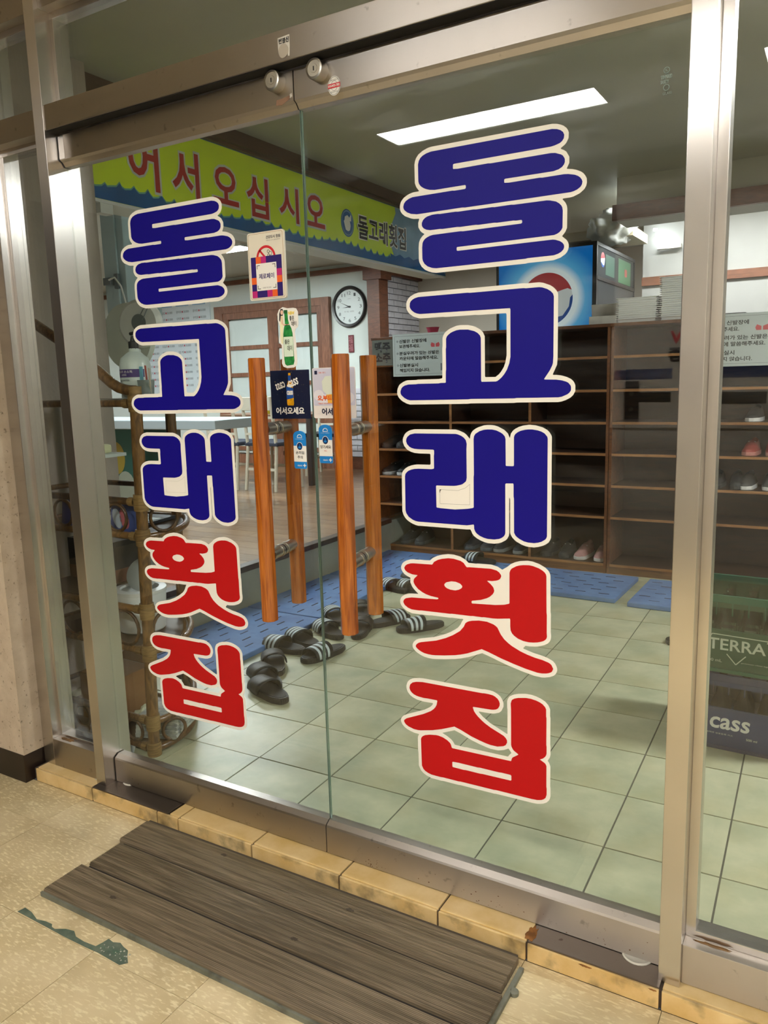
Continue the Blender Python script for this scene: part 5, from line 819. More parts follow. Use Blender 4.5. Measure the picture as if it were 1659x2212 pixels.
# ------------------------------------------------------------------ black slides on the tiles
RUB = mat('slide_rubber', '111214', .5, bump=.2, bscale=300); STR = mat('slide_stripe', 'c6d2d6', .5)
def make_slide(L=.272, W=.100, stripes=True):
    e = empty('slide_sandal', (0, 0, 0))
    bm = bmesh.new(); n = 22; pts = []
    for i in range(n):      # outline, toe toward +x
        a = 2*PI*i/n; x = math.cos(a); s = math.sin(a); hw = W/2*(1.0 if x > .1 else (.86+.10*max(0, x+1)))*(1-.10*max(0, 1-abs(x+.05)*4)); pts.append((x*L/2, math.copysign(abs(s)**.62, s)*hw))
    add_prism(bm, pts, .001, .027); bmesh.ops.bevel(bm, geom=list(bm.edges), offset=.004, segments=2, affect='EDGES'); from_bm('sole', bm, RUB, e)
    bm = bmesh.new(); add_prism(bm, [(x*.90, y*.84) for x, y in pts], .0265, .0285); from_bm('footbed', bm, mat('footbed', '17181a', .7), e)
    def arch(u, v, o=0):    # u across foot 0..1, v along foot 0..1
        a = PI*(1-u); wd = W/2+.004+o-.004*v; h = .040-.010*v+o; x = -.006+v*.096+(.018 if 0 else 0)-.014*math.sin(a)*(1-v)
        return Vector((x, wd*math.cos(a), .016+(h+.012)*math.sin(a)**.75))
    def strip(v0, v1, o, th, name, m):
        bm = bmesh.new(); nu, nv = 12, 4; G = [[[bm.verts.new(arch(i/nu, v0+(v1-v0)*j/nv, oo)) for j in range(nv+1)] for i in range(nu+1)] for oo in (o, o+th)]
        for k in (0, 1):
            for i in range(nu):
                for j in range(nv): bm.faces.new((G[k][i][j], G[k][i+1][j], G[k][i+1][j+1], G[k][i][j+1]))
        for i in range(nu):
            for j in (0, nv): bm.faces.new((G[0][i][j], G[0][i+1][j], G[1][i+1][j], G[1][i][j]))
        for j in range(nv):
            for i in (0, nu): bm.faces.new((G[0][i][j], G[0][i][j+1], G[1][i][j+1], G[1][i][j]))
        return from_bm(name, bm, m, e, True)
    strip(0, 1, 0, .005, 'strap', RUB)
    if stripes:
        for v in (.20, .46, .72): o = strip(v, v+.13, .0045, .0012, 'stripe', STR)
    return e
SL = {True: make_slide(stripes=True), False: make_slide(stripes=False)}
bpy.context.view_layer.update()
for s in SL.values(): remember(s)
used = {True: 0, False: 0}
def slide(toe, heel, st, label, z=.0, sc=1.0):
    o = SL[st] if not used[st] else copy_tree(SL[st]); used[st] = 1
    o.location = ((toe[0]+heel[0])/2, (toe[1]+heel[1])/2, z); o.rotation_euler = (0, 0, math.atan2(toe[1]-heel[1], toe[0]-heel[0]))
    tag(o, label, 'slipper', 'black slides on the entry floor')
slide((-1.020, .895), (-.778, .800), False, 'plain black slide nearest the doors, right one of the lowest pair')
slide((-1.120, 1.020), (-.900, .905), False, 'plain black slide half behind the lowest red letter of the left door')
slide((-1.180, 1.215), (-.985, 1.020), False, 'plain black slide lying just above the nearest pair')
slide((-1.325, 1.330), (-1.060, 1.318), True, 'striped black slide with heel toward the door seam, front one beside the mat')
slide((-1.285, 1.500), (-1.050, 1.405), True, 'striped black slide behind the front one beside the mat')
slide((-.985, 1.205), (-.930, 1.468), True, 'bright striped black slide crossed by the door seam')
slide((-1.250, 1.690), (-1.010, 1.565), True, 'black slide between the door seam and the right pull bar')
slide((-1.335, 1.930), (-1.130, 1.760), True, 'striped black slide touching the mat corner left of the pull bar')
slide((-1.040, 1.850), (-.940, 1.600), False, 'black slide whose heel shows under the right pull bar foot')
slide((-1.235, 2.100), (-1.075, 1.890), False, 'dark slide seen between the two bars of the right pull')
slide((-.880, 2.040), (-.985, 1.800), True, 'striped black slide lying left of the lone bright one')
slide((-.815, 1.795), (-.650, 2.010), True, 'bright striped black slide lying furthest right of the group')
slide((-1.370, 2.590), (-1.130, 2.470), True, 'striped black slide far back beside the mat, left of the red letter')
slide((-1.265, 2.600), (-1.020, 2.500), True, 'striped black slide half hidden by the fourth letter of the right door')
slide((-1.330, 2.790), (-1.090, 2.680), False, 'dark slide peeping out above the fourth red letter edge')
slide((-1.150, 3.325), (-.880, 3.290), True, 'striped black slide lying on the mat before the shoe cabinet', z=.03)
slide((.44, 2.215), (.70, 2.32), False, 'black slide half hidden by the right steel mullion')

# ------------------------------------------------------------------ bottle crates
def crate(z, body, rim, label, brand, x0=.700, x1=1.075, y0=1.185, y1=1.485, h=.272):
    cx, cy = (x0+x1)/2, (y0+y1)/2; e = empty('bottle_crate', (cx, cy, z), -.03, label=label, cat='crate', group='beer crates'); a, b = (x1-x0)/2, (y1-y0)/2
    win = [(-a+.035, .175), (-a+.05, .155)]+[(x, .150) for x in (-a*.5, 0, a*.5)]+[(a-.05, .155), (a-.035, .175), (a-.035, .215), (a-.05, .228), (-a+.05, .228), (-a+.035, .215)]
    flat('front_wall', [rect(-a, 0, a, h-.02), win], body, e, front(0, -b+.006, 0), .006)
    flat('back_wall', [rect(-a, 0, a, h-.02)], body, e, front(0, b, 0), .006)
    box('end_wall', (-a, -b, 0), (-a+.006, b, h-.02), body, e); box('end_wall', (a-.006, -b, 0), (a, b, h-.02), body, e); box('bottom', (-a, -b, 0), (a, b, .006), body, e)
    boxes('rim', [((-a-.004, -b-.004, h-.026), (a+.004, -b+.006, h)), ((-a-.004, b-.006, h-.026), (a+.004, b+.004, h)), ((-a-.004, -b, h-.026), (-a+.006, b, h)), ((a-.006, -b, h-.026), (a+.004, b, h)), ((-a-.004, -b-.004, 0), (a+.004, -b+.004, .012))], rim, e, .002)
    boxes('rib', [((x-.0015, -b-.0015, h-.07), (x+.0015, -b+.002, h-.026)) for x in (-.14, -.09, -.04, .01, .06, .11)], rim, e)
    boxes('cell_divider', [((x-.0015, -b+.01, .01), (x+.0015, b-.01, .10)) for x in (-.112, -.037, .037, .112)]+[((-a+.01, y-.0015, .01), (a-.01, y+.0015, .10)) for y in (-.075, 0, .075)], body, e)
    F = front(0, -b-.0002, 0); LW = mat('crate_white', 'c3cfc2', .5)
    if brand == 'T':
        text('brand_word', 'TERRA', (-.113, .080, .068, .120), LW, e, F, bold=.015, z=.0)
        bm = bmesh.new()
        for p_, q_ in (((-.100, .134), (.076, .130)), ((-.105, .126), (-.1, .134)), ((.076, .130), (.070, .122)), ((-.052, .068), (-.022, .034)), ((-.022, .034), (.008, .068))):
            A, B = Vector(p_), Vector(q_); d = (B-A).normalized(); n_ = Vector((-d.y, d.x))*.0016; add_prism(bm, [A+n_, A-n_, B-n_, B+n_], 0, .0004, F)
        from_bm('brand_line', bm, LW, e); text('volume', '500 mL', (-.118, .036, -.066, .046), LW, e, F, z=0); text('small_print', 'premium clean lager', (-.005, .040, .085, .045), LW, e, F, z=0)
    else:
        text('brand_word', 'cass', (-.096, .074, .032, .116), mat('crate_white2', 'd5d6d4', .5), e, F, bold=.02, shear=.12, z=0); text('small_print', '(주)오비맥주 상표등록 카스', (-.130, .052, -.02, .059), LW, e, F, z=0); text('volume', '500 ml', (.022, .048, .056, .056), LW, e, F, z=0)
    return e
GRN = mat('crate_green', '1f4a32', .45); GRN2 = mat('crate_green_rim', '1c5a44', .4); BLU = mat('crate_blue', '22305e', .45); BLU2 = mat('crate_blue_rim', '2f3458', .5)
crate(.0, BLU, BLU2, 'blue beer crate with white lettering standing on the tiles', 'C')
crate(.279, GRN, GRN2, 'green beer crate with white lettering stacked on the blue crate', 'T')
def bottle(glass, x, y, z, label, grp, cap=False, h=.235):
    e = empty('beer_bottle', (x, y, z), label=label, cat='bottle', group=grp)
    lathe('body', [(.028, 0), (.031, .005), (.031, .125), (.028, .145), (.017, .170), (.0135, .19), (.0125, h-.012), (.0145, h-.010), (.0145, h), (.0115, h)], glass, e, 12)
    flat('label', [rect(-.02, .05, .02, .10)], mat('bottle_label_pale', 'b9bdb6', .5), e, front(0, -.0315, 0))
    if cap: lathe('cap', [(.0155, h-.004), (.0155, h+.004), (.012, h+.007)], mat('cap_gold', 'c8a860', .4, .6), e, 12)
BG = glass_mat('bottle_clear_glass', (.72, .82, .76, 1)); BR = glass_mat('bottle_brown_glass', (.42, .36, .26, 1))
for gz, grp, gl, lab in ((.290, 'bottles in the green crate', BG, 'clear bottle in the green crate'), (.011, 'bottles in the blue crate', BR, 'brown bottle in the blue crate')):
    for i in range(5):
        for j in range(4 if gz > .1 else 2):
            bottle(gl, .7375+i*.075, 1.2225+j*.0745, gz, '%s, %s row, %s from the steel mullion' % (lab, ('front', 'second', 'third', 'back')[j], ORD[i]), grp, cap=(i == 3 and j == 0))

# ------------------------------------------------------------------ rattan shelf rack at the left of the entry
RAT = wood_mat('rattan', '4e3418', '8a6638', (18, 18, 5), .38, 3, .3); RATD = wood_mat('rattan_dark', '3b2815', '6b4a26', (18, 18, 5), .4, 3, .2); BIND = wood_mat('cane_binding', '6e5430', '9a7c4c', (5, 5, 60), .5); BOARD = mat('rack_board', '4a3826', .5, var=.1)
RX, RY = -1.2, .40
e = empty('rattan_rack', (RX, RY, 0), label='brown rattan shelf rack standing behind the left door beside the plaster wall', cat='rack')
L_ = lambda x, y, z: (x-RX, y-RY, z)
posts = [((-.926, .235), (-.878, .235)), ((-1.56, .235), (-1.56, .235)), ((-1.56, .58), (-1.56, .58)), ((-1.12, .60), (-1.10, .60))]
for (bx, by), (tx_, ty_) in posts:
    tube('post', [L_(bx+(tx_-bx)*k/6, by, .0+1.285*k/6) for k in range(7)], [.020, .021, .0195, .021, .0195, .021, .020], RAT, e, 12)
def pX(z): return -.926+.048*z/1.285
def foot(z): return [(-1.56, .235), (pX(z), .235)]
def curve_side(z, bulge=.075):
    x0 = pX(z); return [L_(x0-(.17*t)+bulge*math.sin(PI*t)**.8, .235+.365*t, z) for t in [k/10 for k in range(11)]]
for z in (1.245, .915, .795, .535, .385, .125, .022):
    m = RATD if z in (.022, .915) else RAT
    tube('rail', [L_(-1.56, .235, z), L_(-1.24, .235, z+.002), L_(pX(z), .235, z)], .0125, m, e, 10); tube('rail', [L_(-1.56, .58, z), L_(-1.11, .60, z)], .011, RATD, e, 8)
    tube('side_rail', curve_side(z), .0125, m, e, 10)
    tube('side_rail', [L_(-1.56, .235, z), L_(-1.56, .58, z)], .011, RATD, e, 8)
    lathe('binding', [(.0245, -.028), (.0255, -.01), (.0255, .01), (.0245, .028)], BIND, e, 14, Matrix.Translation(L_(pX(z), .235, z)))
    tube('binding', [L_(pX(z)-.030, .235, z), L_(pX(z)-.055, .235, z)], .0158, BIND, e, 12)
tube('top_cap', [L_(pX(1.28), .235, 1.27), L_(pX(1.28), .235, 1.30)], .021, BIND, e, 14)
tube('arched_rail', [L_(x, .235, z) for x, z in ((-1.50, 1.56), (-1.36, 1.53), (-1.24, 1.468), (-1.16, 1.424), (-1.095, 1.386), (-1.055, 1.360), (-1.02, 1.336), (-.985, 1.312), (-.951, 1.296), (-.91, 1.288), (-.875, 1.286))], .0175, RAT, e, 12)
for z0, z1 in ((.915, .795), (.535, .385), (.125, .022)):
    zc, r_ = (z0+z1)/2, abs(z0-z1)/2-.012
    for cx in (-1.02, -1.16, -1.30, -1.44): tube('scroll_ring', [L_(cx+r_*1.05*math.cos(a), .235, zc+r_*math.sin(a)) for a in [2*PI*k/18 for k in range(18)]], .0062, RATD, e, 8, True)
    tube('scroll_ring', [L_(pX(zc)+.025+.02*math.cos(a), .31+r_*.9*math.cos(a), zc+r_*math.sin(a)) for a in [2*PI*k/18 for k in range(18)]], .0062, RATD, e, 8, True)
for z in (1.235, .785, .375, .012):
    sd = [(p[0], p[1]) for p in curve_side(z)]; prism('shelf_board', [(-1.56-RX, .235-RY)]+sd+[(-1.11-RX, .60-RY), (-1.56-RX, .58-RY)], z, z+.010, BOARD, e)
# things on the rack
PLW = mat('bottle_white', 'cfdcd8', .3, spec=.6); BLKP = mat('pump_black', '1c2224', .35)
e = empty('sanitizer_bottle', (-.985, .34, 1.246), label='large white pump bottle of hand sanitizer on the rack top', cat='bottle')
lathe('body', [(.048, 0), (.052, .004), (.052, .125), (.046, .15), (.024, .168), (.017, .172), (.017, .182)], PLW, e, 24)
lathe('collar', [(.017, .180), (.017, .205), (.010, .208), (.006, .225)], BLKP, e, 16); tube('pump_head', [(-.012, 0, .232), (.008, 0, .234), (.036, -.004, .227)], .0055, BLKP, e, 10)
def wrap(name, m, r_, z0, z1, a0, a1, par):
    bm = bmesh.new(); n = 12; A = [bm.verts.new((r_*math.cos(a0+(a1-a0)*i/n), r_*math.sin(a0+(a1-a0)*i/n), z0)) for i in range(n+1)]; B = [bm.verts.new((v.co.x, v.co.y, z1)) for v in A]
    for i in range(n): bm.faces.new((A[i], A[i+1], B[i+1], B[i]))
    return from_bm(name, bm, m, par, True)
wrap('label_band', mat('label_purple', '4c3a78', .4), .0526, .085, .112, -PI*.85, -PI*.05, e); wrap('label_strip', mat('label_teal', '5fa0b4', .4), .0526, .02, .12, -PI*.16, -PI*.08, e)
def bend(o, r_):     # wrap flat writing round a bottle whose front faces the door
    for v in o.data.vertices: a = v.co.x/r_; v.co.x, v.co.y = r_*math.sin(a), -r_*math.cos(a)
for body, bb, m in (('리슈어 손소독', (-.032, .099, .034, .108), WHITE), ('(세정용)', (-.010, .089, .012, .096), WHITE), ('HAND SANITIZER', (-.022, .072, .022, .077), GREYINK)):
    o = text('word', body, bb, m, e, front(0, 0, 0), bold=.01); bend(o, .0532)
o = flat('drop_mark', [ell(0, .045, .012, .010, 14), ell(0, .045, .009, .007, 14)], MATS['label_teal'], e, front()); bend(o, .0532)
e = empty('clear_bottle', (-1.075, .43, 1.246), label='white bottle with pale stripe behind the sanitizer bottle', cat='bottle')
lathe('body', [(.040, 0), (.043, .004), (.043, .11), (.034, .135), (.016, .15), (.016, .165)], mat('bottle_milky', 'b9cfcf', .2), e, 20); lathe('cap', [(.018, .163), (.018, .185)], PLW, e, 16)
e = empty('pen_cup', (-.935, .335, 1.246), label='grey pen cup with paper strips on the rack top', cat='cup'); lathe('cup', [(.024, 0), (.030, .075), (.028, .075), (.022, .004)], mat('cup_grey', '8c9896', .4), e, 16)
for k in range(4): o = box('paper_strip', (-.004, -.0006, .01), (.004, .0006, .125), mat('strip_%d' % (k % 3), ('e8e0d0', 'c8b050', 'c86860')[k % 3], .6), e); o.location = (-.012+.008*k, .003*k, 0); o.rotation_euler = (.15*(k-1), .22*(k-1.5), 0)
e = box('number_card', (-1.20, .262, 1.247), (-1.095, .265, 1.30), mat('card_white', 'e0e0dc', .5)); tag(e, 'small white card with black digits on the rack top', 'card'); text('digits', '0000', (-1.15, 1.252, -1.10, 1.268), INK, e, front(0, .262, 0), bold=.05); text('word', '교환권', (-1.155, 1.275, -1.11, 1.287), INK, e, front(0, .262, 0))
o = box('clipboard', (-.13, -.09, 0), (.13, .09, .008), mat('clip_black', '22262a', .4), bev=.002); o.location = (-1.27, .36, 1.247); o.rotation_euler = (0, 0, .2); tag(o, 'black clipboard lying on the rack top beside the wall', 'clipboard'); box('sheet', (-.12, -.08, .008), (.10, .085, .0092), mat('sheet_white', 'd6dcdc', .6), o)
e = empty('pale_dish', (-1.36, .45, 1.05), label='pale yellow soap block on a ledge behind the rack', cat='soap'); boxes('block', [((-.06, -.03, 0), (.06, .03, .035))], mat('soap_yellow', 'd8dcae', .4), e, .012); box('ledge', (-.10, -.05, -.012), (.10, .06, 0), PLW, e)
o = box('paper_pile', (-.16, -.11, 0), (.16, .11, .012), mat('pile_dark', '2b2f33', .5), bev=.002); o.location = (-1.20, .42, .796+.002); o.rotation_euler = (.0, 0, .15); tag(o, 'dark folder with a white sheet on the second rack shelf', 'folder')
s_ = box('sheet', (-.10, -.09, .012), (.14, .06, .0132), mat('sheet_white2', 'ccd6da', .4), o); s_.rotation_euler = (0, 0, -.2)
def leaning(x, y, z, w_, h_, cols, label, rz=0):
    o = box('magazine', (-w_/2, -.002, 0), (w_/2, .002, h_), mat('mag_'+cols[0], cols[0], .35)); o.location = (x, y, z); o.rotation_euler = (-.12, 0, rz); tag(o, label, 'magazine', 'magazines between the upper rack rails')
    for k, c in enumerate(cols[1:]): flat('cover_shape', [ell(-w_*.25+k*w_*.28, h_*.45, w_*.16, h_*.36, 16, rot=.5)], mat('mag_'+c, c, .35), o, front(0, -.002, 0))
leaning(-1.03, .27, .796, .13, .105, ('4b5c9a', 'b8c4d4', 'c8707a'), 'blue magazine with pink shape between the upper rails'); leaning(-1.18, .275, .796, .13, .10, ('3c4654', 'c9cdc8'), 'dark magazine with white streaks between the upper rails'); leaning(-1.31, .27, .796, .10, .10, ('5a5c9c',), 'violet magazine between the upper rails beside the jamb')
e = box('black_carton', (-1.54, .42, .548), (-1.27, .56, .71), mat('carton_black', '222428', .45)); tag(e, 'black carton with white capital letters on the rack', 'carton'); text('word', 'HAN', (-1.44, .655, -1.30, .695), mat('carton_white', 'b9c2c6', .5), e, front(0, .42, 0), bold=.05); box('brown_base', (-1.541, .419, .548), (-1.269, .561, .60), mat('carton_brown', '6a4630', .6), e)
for z in (.546,): tag(box('carton_shelf', (-1.545, .25, .536), (-1.26, .57, .5475), BOARD), 'dark board under the black carton on the rack', 'board')
e = empty('lidded_bin', (-1.145, .42, .386), label='white round bin with its flip lid open on the lower rack shelf', cat='bin'); BW = mat('bin_white', 'e2e6e4', .35)
lathe('body', [(.082, 0), (.088, .006), (.094, .10), (.097, .15), (.094, .155), (.088, .15), (.08, .01)], BW, e, 32); lathe('rim', [(.098, .146), (.099, .160), (.072, .163), (.070, .155), (.098, .146)], BW, e, 32, cap=False)
o = lathe('lid', [(.062, 0), (.066, .006), (.05, .010)], mat('bin_lid', 'b2bab8', .35), e, 28); o.location = (-.02, .04, .20); o.rotation_euler = (1.0, .55, 0)
e = box('cardboard_box', (-1.36, .28, .036), (-1.16, .46, .22), mat('cardboard', '8a6238', .75, var=.1, scale=8), bev=.003); tag(e, 'brown cardboard box on the lowest rack shelf', 'box'); prism('flap', [(-.1, 0), (.1, 0), (.085, .05), (-.085, .05)], 0, .003, MATS['cardboard'], e, Matrix.Translation((-1.26, .46, .22)) @ Matrix.Rotation(.5, 4, 'X'))
NP = mat('newsprint', 'b9bdb4', .7, col2='8a9294', scale=40)
e = empty('folded_newspaper', (-.99, .36, .036), .35, label='folded newspapers stuffed into the foot of the rack', cat='newspaper')
for k in range(5):
    bm = bmesh.new(); n = 10; A = []
    for i in range(n+1): a = PI*i/n-PI/2; A.append((math.cos(a)*.012+.07, .008+.014*k+math.sin(a)*.008))
    pr = [(-.08, .0+.014*k)]+A+[(-.08, .016+.014*k), (-.08, .013+.014*k)]+[(x-.003, z*.999+.0) for x, z in A[::-1]]+[(-.08, .003+.014*k)]
    add_prism(bm, [(x, z) for x, z in A]+[(-.08, .016+.014*k), (-.08, .0+.014*k)], -.09+.006*k, .09-.004*k, front()); from_bm('sheet_fold', bm, NP, e)
bm = bmesh.new(); bmesh.ops.create_icosphere(bm, subdivisions=3, radius=.055)
for v in bm.verts: v.co *= 1+noise.noise(v.co*40)*.5; v.co.z *= .6
o = from_bm('crumpled_paper', bm, mat('crumpled', 'c4c8ae', .7), None); o.location = (-1.075, .36, .075); tag(o, 'crumpled greenish paper in the foot of the rack', 'paper')
o = prism('white_card', [(-.066, 0), (.066, 0), (.074, .075), (-.060, .082)], 0, .0008, mat('card_plain', 'd4dcda', .55), None, front()); o.location = (-.905, .045, .052); o.rotation_euler = (-.35, 0, .05); tag(o, 'white card propped against the bottom rail inside the left door', 'card')
# wall fan shell and cable by the plaster wall
e = empty('wall_fan', (-1.60, .93, 1.52), .25, label='white round fan shell with small grey disc hanging beside the plaster wall', cat='fan'); FW = mat('fan_white', 'eef3f0', .4)
lathe('shell', [(.001, 0), (.07, .004), (.10, .02), (.105, .045), (.09, .06)], FW, e, 36, front(.04, 0, .05)); lathe('shell', [(.001, 0), (.09, .006), (.125, .03), (.12, .06)], mat('fan_cream', 'dde5da', .45), e, 36, front(-.04, .03, .0)@Matrix.Diagonal((1, 1.2, 1, 1)))
lathe('disc', [(.001, 0), (.033, .002), (.036, .010)], mat('fan_grey', '7d8788', .4), e, 24, front(.045, -.052, .055)); tube('wire_hook', [(.05, -.06, .08), (.075, -.065, .11), (.10, -.065, .125), (.095, -.065, .11), (.06, -.06, .06)], .0022, MATS['fan_grey'], e, 6)
tube('cable', [(-.13, 0, .25), (-.10, 0, .26), (-.07, 0, .22), (-.05, 0, .14), (.0, 0, .11)], .004, FW, e, 6)
e = empty('wall_cupboard', (-2.42, 1.55, 1.66), label='pale blue hanging cupboard side beyond the plaster wall', cat='cupboard'); PB = mat('pale_blue', 'a9bdc0', .5)
box('body', (-.08, 0, 0), (.08, .25, .62), PB, e, .004); box('door', (-.075, -.014, .005), (.03, 0, .61), PB, e, .003); boxes('latch', [((-.05, -.05, .20), (.01, -.01, .24)), ((.015, -.03, .18), (.045, -.01, .26))], mat('latch_grey', '6c7678', .4, .5), e, .003)

# ------------------------------------------------------------------ dining room
DB = wood_mat('door_brown', '6a4432', '8c5f48', (12, 12, 2), .4)
FG = mat('frosted_panel', 'c9d4d2', .18, var=.02, spec=.7)
d = tag(empty('door_3'), 'brown framed sliding doors with white panels in the dining room', kind='structure')
Yd = 6.24
boxes('door_frame', [((-5.99, Yd, .255), (-5.85, 6.30, 2.29)), ((-4.36+.05, Yd, .255), (-4.20, 6.30, 2.29)), ((-5.99, Yd, 2.20), (-4.20, 6.30, 2.29))], DB, d)
for x0, x1, rl in ((-5.85, -5.06, (1.76, 1.42, .84, .48)), (-5.06, -4.31, (1.76, 1.30, .84, .48))):
    lf = boxes('door_leaf', [((x0, Yd+.01, .26), (x0+.08, 6.295, 2.20)), ((x1-.07, Yd+.01, .26), (x1, 6.295, 2.20)), ((x0, Yd+.01, 2.12), (x1, 6.295, 2.20)), ((x0, Yd+.01, .26), (x1, 6.295, .40))]+[((x0, Yd+.012, z-.025), (x1, 6.295, z+.025)) for z in rl], DB, d)
    zs = [.40]+sorted(rl)+[2.12]
    for a, b in zip(zs, zs[1:]): box('panel', (x0+.08, Yd+.03, a+.02), (x1-.07, Yd+.04, b-.02), FG, lf)
e = empty('wall_clock', (-3.935, 6.30, 2.157), label='round white wall clock with black rim on the white wall', cat='clock')
lathe('rim', [(.195, .0), (.235, .0), (.238, .02), (.225, .04), (.205, .035), (.195, .018), (.195, .0)], mat('clock_rim', '1d1a1a', .3), e, 48, front(), cap=False); lathe('dial', [(.197, 0), (.197, .012)], mat('clock_dial', 'd9e2e2', .4), e, 40, front())
F = front(0, -.013, 0)
for h_ in range(1, 13): a = PI/2-h_*PI/6; x, z = .155*math.cos(a), .155*math.sin(a); wd = .014 if h_ < 10 else .024; text('numeral', str(h_), (x-wd, z-.018, x+wd, z+.018), mat('clock_ink', '3c4244', .5), e, F)
def hand(a, l, w_): dx, dz = math.cos(a), math.sin(a); flat('hand', [[(-dz*w_-dx*.02, dx*w_-dz*.02), (dz*w_-dx*.02, -dx*w_-dz*.02), (dx*l, dz*l)]], INK, e, F, .001, .002)
hand(PI/2-2*PI*(8+49/60)/12, .10, .008); hand(PI/2-2*PI*49/60, .145, .006); flat('hub', [ell(0, 0, .012, .012, 16)], INK, e, F, .002, .003); text('small_print', 'QUARTZ', (-.022, .085, .022, .095), GREYINK, e, F); text('small_print', '축 개업  번영회', (-.07, -.062, .06, -.045), GREYINK, e, F)
e = box('red_charm', (-3.965, 6.285, 1.635), (-3.895, 6.30, 1.835), mat('charm_red', '6a1f2a', .5), bev=.003); tag(e, 'small dark red tag hanging under the round clock', 'charm'); text('word', '福\n福', (-3.958, 1.65, -3.902, 1.82), mat('charm_pink', 'b07078', .5), e, front(0, 6.285, 0))
e = box('menu_board', (-7.35, 6.285, 1.18), (-6.10, 6.2985, 2.45), mat('menu_white', 'd3dfe6', .4)); tag(e, 'large white price list on the dining room wall behind the left blue letters', 'menu board')
F = front(-7.35, 6.285, 1.18); M1, M2 = mat('menu_ink', '4c5260', .5), mat('menu_red', 'b84454', .5)
rnd = random.Random(9)
for c in range(4):
    flat('heading_bar', [rect(.05+c*.3, 1.17, .28+c*.3, 1.23)], mat('menu_blue', '8ab0d4', .4), e, F)
    for r_ in range(12):
        z = 1.08-r_*.088
        text('dish', rnd.choice(('모듬회', '광어회', '우럭회', '매운탕', '물회', '회덮밥', '멍게')), (.05+c*.3, z, .14+c*.3, z+.035), M1, e, F); flat('dot', [ell(.162+c*.3, z+.017, .012, .014, 10)], M2, e, F); text('price', rnd.choice(('80,000', '60,000', '30,000', '20,000', '15,000', '10,000')), (.18+c*.3, z, .28+c*.3, z+.032), M1, e, F)
e = empty('counter', (-3.95, 3.2, .255), label='pale topped service counter with teal front behind the rack', cat='counter')
box('body', (-.95, -.20, 0), (-.02, .25, .70), mat('teal', '1f5a52', .4), e); box('leg', (.35, -.18, 0), (.40, -.12, .70), MATS['fan_grey'], e); box('top', (-1.05, -.25, .70), (.90, .30, .775), mat('counter_top', 'b4c2c8', .3), e, .006); flat('yellow_disc', [ell(-.30, .45, .11, .14, 24)], mat('disc_yellow', '9a8a34', .5), e, front(0, -.201, 0)); flat('pale_figure', [ell(-.20, .18, .12, .16, 20)], mat('fig_pale', '9aa69a', .5), e, front(0, -.201, 0))
IV = mat('chair_ivory', 'c9c2b0', .45)
def make_chair():
    e = empty('dining_chair', (0, 0, 0))
    for sx in (-1, 1):
        tube('leg', [(sx*.19, -.19, 0), (sx*.18, -.18, .44)], .016, IV, e, 8); tube('leg', [(sx*.19, .23, 0), (sx*.18, .18, .44), (sx*.18, .21, .70), (sx*.18, .25, .92)], .017, IV, e, 8)
    box('seat', (-.21, -.21, .44), (.21, .20, .48), mat('chair_seat', '2e3444', .6), e, .012)
    for z in (.56, .64, .72): box('slat', (-.18, .195+(z-.56)*.12, z-.012), (.18, .21+(z-.56)*.12, z+.012), IV, e)
    box('top_rail', (-.18, .225, .79), (.18, .25, .92), IV, e, .006)
    for y in (-.185, .20): box('stretcher', (-.18, y-.008, .20), (.18, y+.008, .225), IV, e)
    return e
c0 = make_chair(); bpy.context.view_layer.update(); remember(c0)
for i, (x, y, rz, lab) in enumerate(((-3.79, 4.58, PI-.02, 'ivory ladder-back chair showing left of the left outer pull bar'), (-4.27, 4.55, PI+.02, 'ivory ladder-back chair half behind the third blue letter of the left door'), (-3.95, 5.75, .2, 'ivory ladder-back chair on the far side of the dining table'))):
    o = c0 if i == 0 else copy_tree(c0); o.location = (x, y, .255); o.rotation_euler = (0, 0, rz); tag(o, lab, 'chair', 'ivory dining chairs')
e = empty('dining_table', (-4.1, 5.14, .255), label='dining table with red cloth behind the ivory chairs', cat='table')
box('table_top', (-.60, -.32, .70), (.60, .32, .73), mat('table_wood', '7a5c48', .35), e, .004)
for sx in (-1, 1):
    for sy in (-1, 1): box('leg', (sx*.55-.025, sy*.27-.025, 0), (sx*.55+.025, sy*.27+.025, .70), mat('table_leg', '3c3430', .5), e)
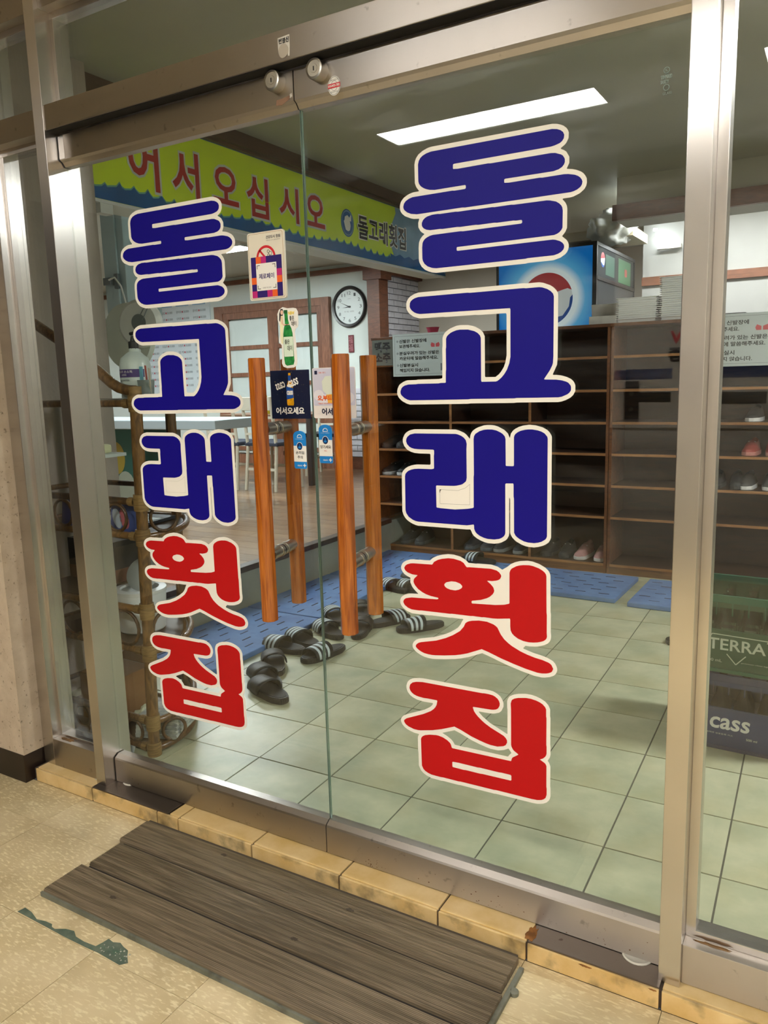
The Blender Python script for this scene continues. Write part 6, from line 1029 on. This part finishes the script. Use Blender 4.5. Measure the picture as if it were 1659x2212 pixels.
e = empty('sauce_basket', (-3.98, 4.95, .986), label='red basket of sauces on the dining table', cat='basket'); lathe('basket', [(.07, 0), (.095, .09), (.09, .09), (.066, .006)], mat('basket_red', 'b03040', .45), e, 20)
e = empty('yellow_bottle', (-4.13, 4.93, .986), label='yellow squeeze bottle standing beside the red basket', cat='bottle'); lathe('body', [(.03, 0), (.033, .005), (.033, .11), (.012, .13)], mat('squeeze_yellow', 'c8cc3a', .35), e, 16); lathe('nozzle', [(.012, .13), (.010, .15), (.003, .19)], MATS['squeeze_yellow'], e, 12)

# ------------------------------------------------------------------ posters and lift panel on the opposite corridor wall (mirrored in the right pane)
def board(name, x0, x1, z0, z1, m, label, cat, t=.008):
    o = box(name, (x0, -3.599, z0), (x1, -3.6+t, z1), m); return tag(o, label, cat)
WBD = board('poster_board', -.2, 1.35, .95, 1.58, mat('poster_beige', 'c9c2b6', .5), 'large pale poster board on the opposite corridor wall', 'poster', .01)
FB = back(0, -3.59, 0)
flat('blue_strip', [rect(.18-.36, 1.257, .18, 1.322), rect(-1.0, 1.257, -.45, 1.322)][:1], mat('strip_navy', '28406e', .4), WBD, FB@Matrix.Translation((0, 0, 0)))
for p in WBD.children: pass
o = [c for c in WBD.children][0]; o.data.transform(Matrix.Diagonal((-1, 1, 1, 1))); o.data.flip_normals()
text('word', '종', (-.24, 1.36, -.15, 1.45), INK, WBD, FB, bold=.05); text('word', 'V', (-.235, 1.47, -.16, 1.55), REDINK, WBD, FB, bold=.03)
box('dark_strip', (-.02, -3.592, 1.115), (.175, -3.588, 1.176), mat('strip_olive', '2c2c26', .5), WBD); box('dark_strip', (.42, -3.592, 1.257), (1.0, -3.588, 1.322), MATS['strip_navy'], WBD); box('dark_strip', (.42, -3.592, 1.10), (.72, -3.588, 1.17), MATS['strip_olive'], WBD)
e = empty('lift_panel', (-.065, -3.6, 1.12), label='dark lift call panel with two buttons on the opposite corridor wall', cat='control panel'); box('plate', (-.045, .010, -.13), (.045, .022, .13), mat('lift_dark', '2c2826', .3), e, .003)
for z in (.05, -.05): lathe('button', [(.014, 0), (.014, .006)], CHROME, e, 16, back(0, .022, z))

print('objects', len(bpy.data.objects))
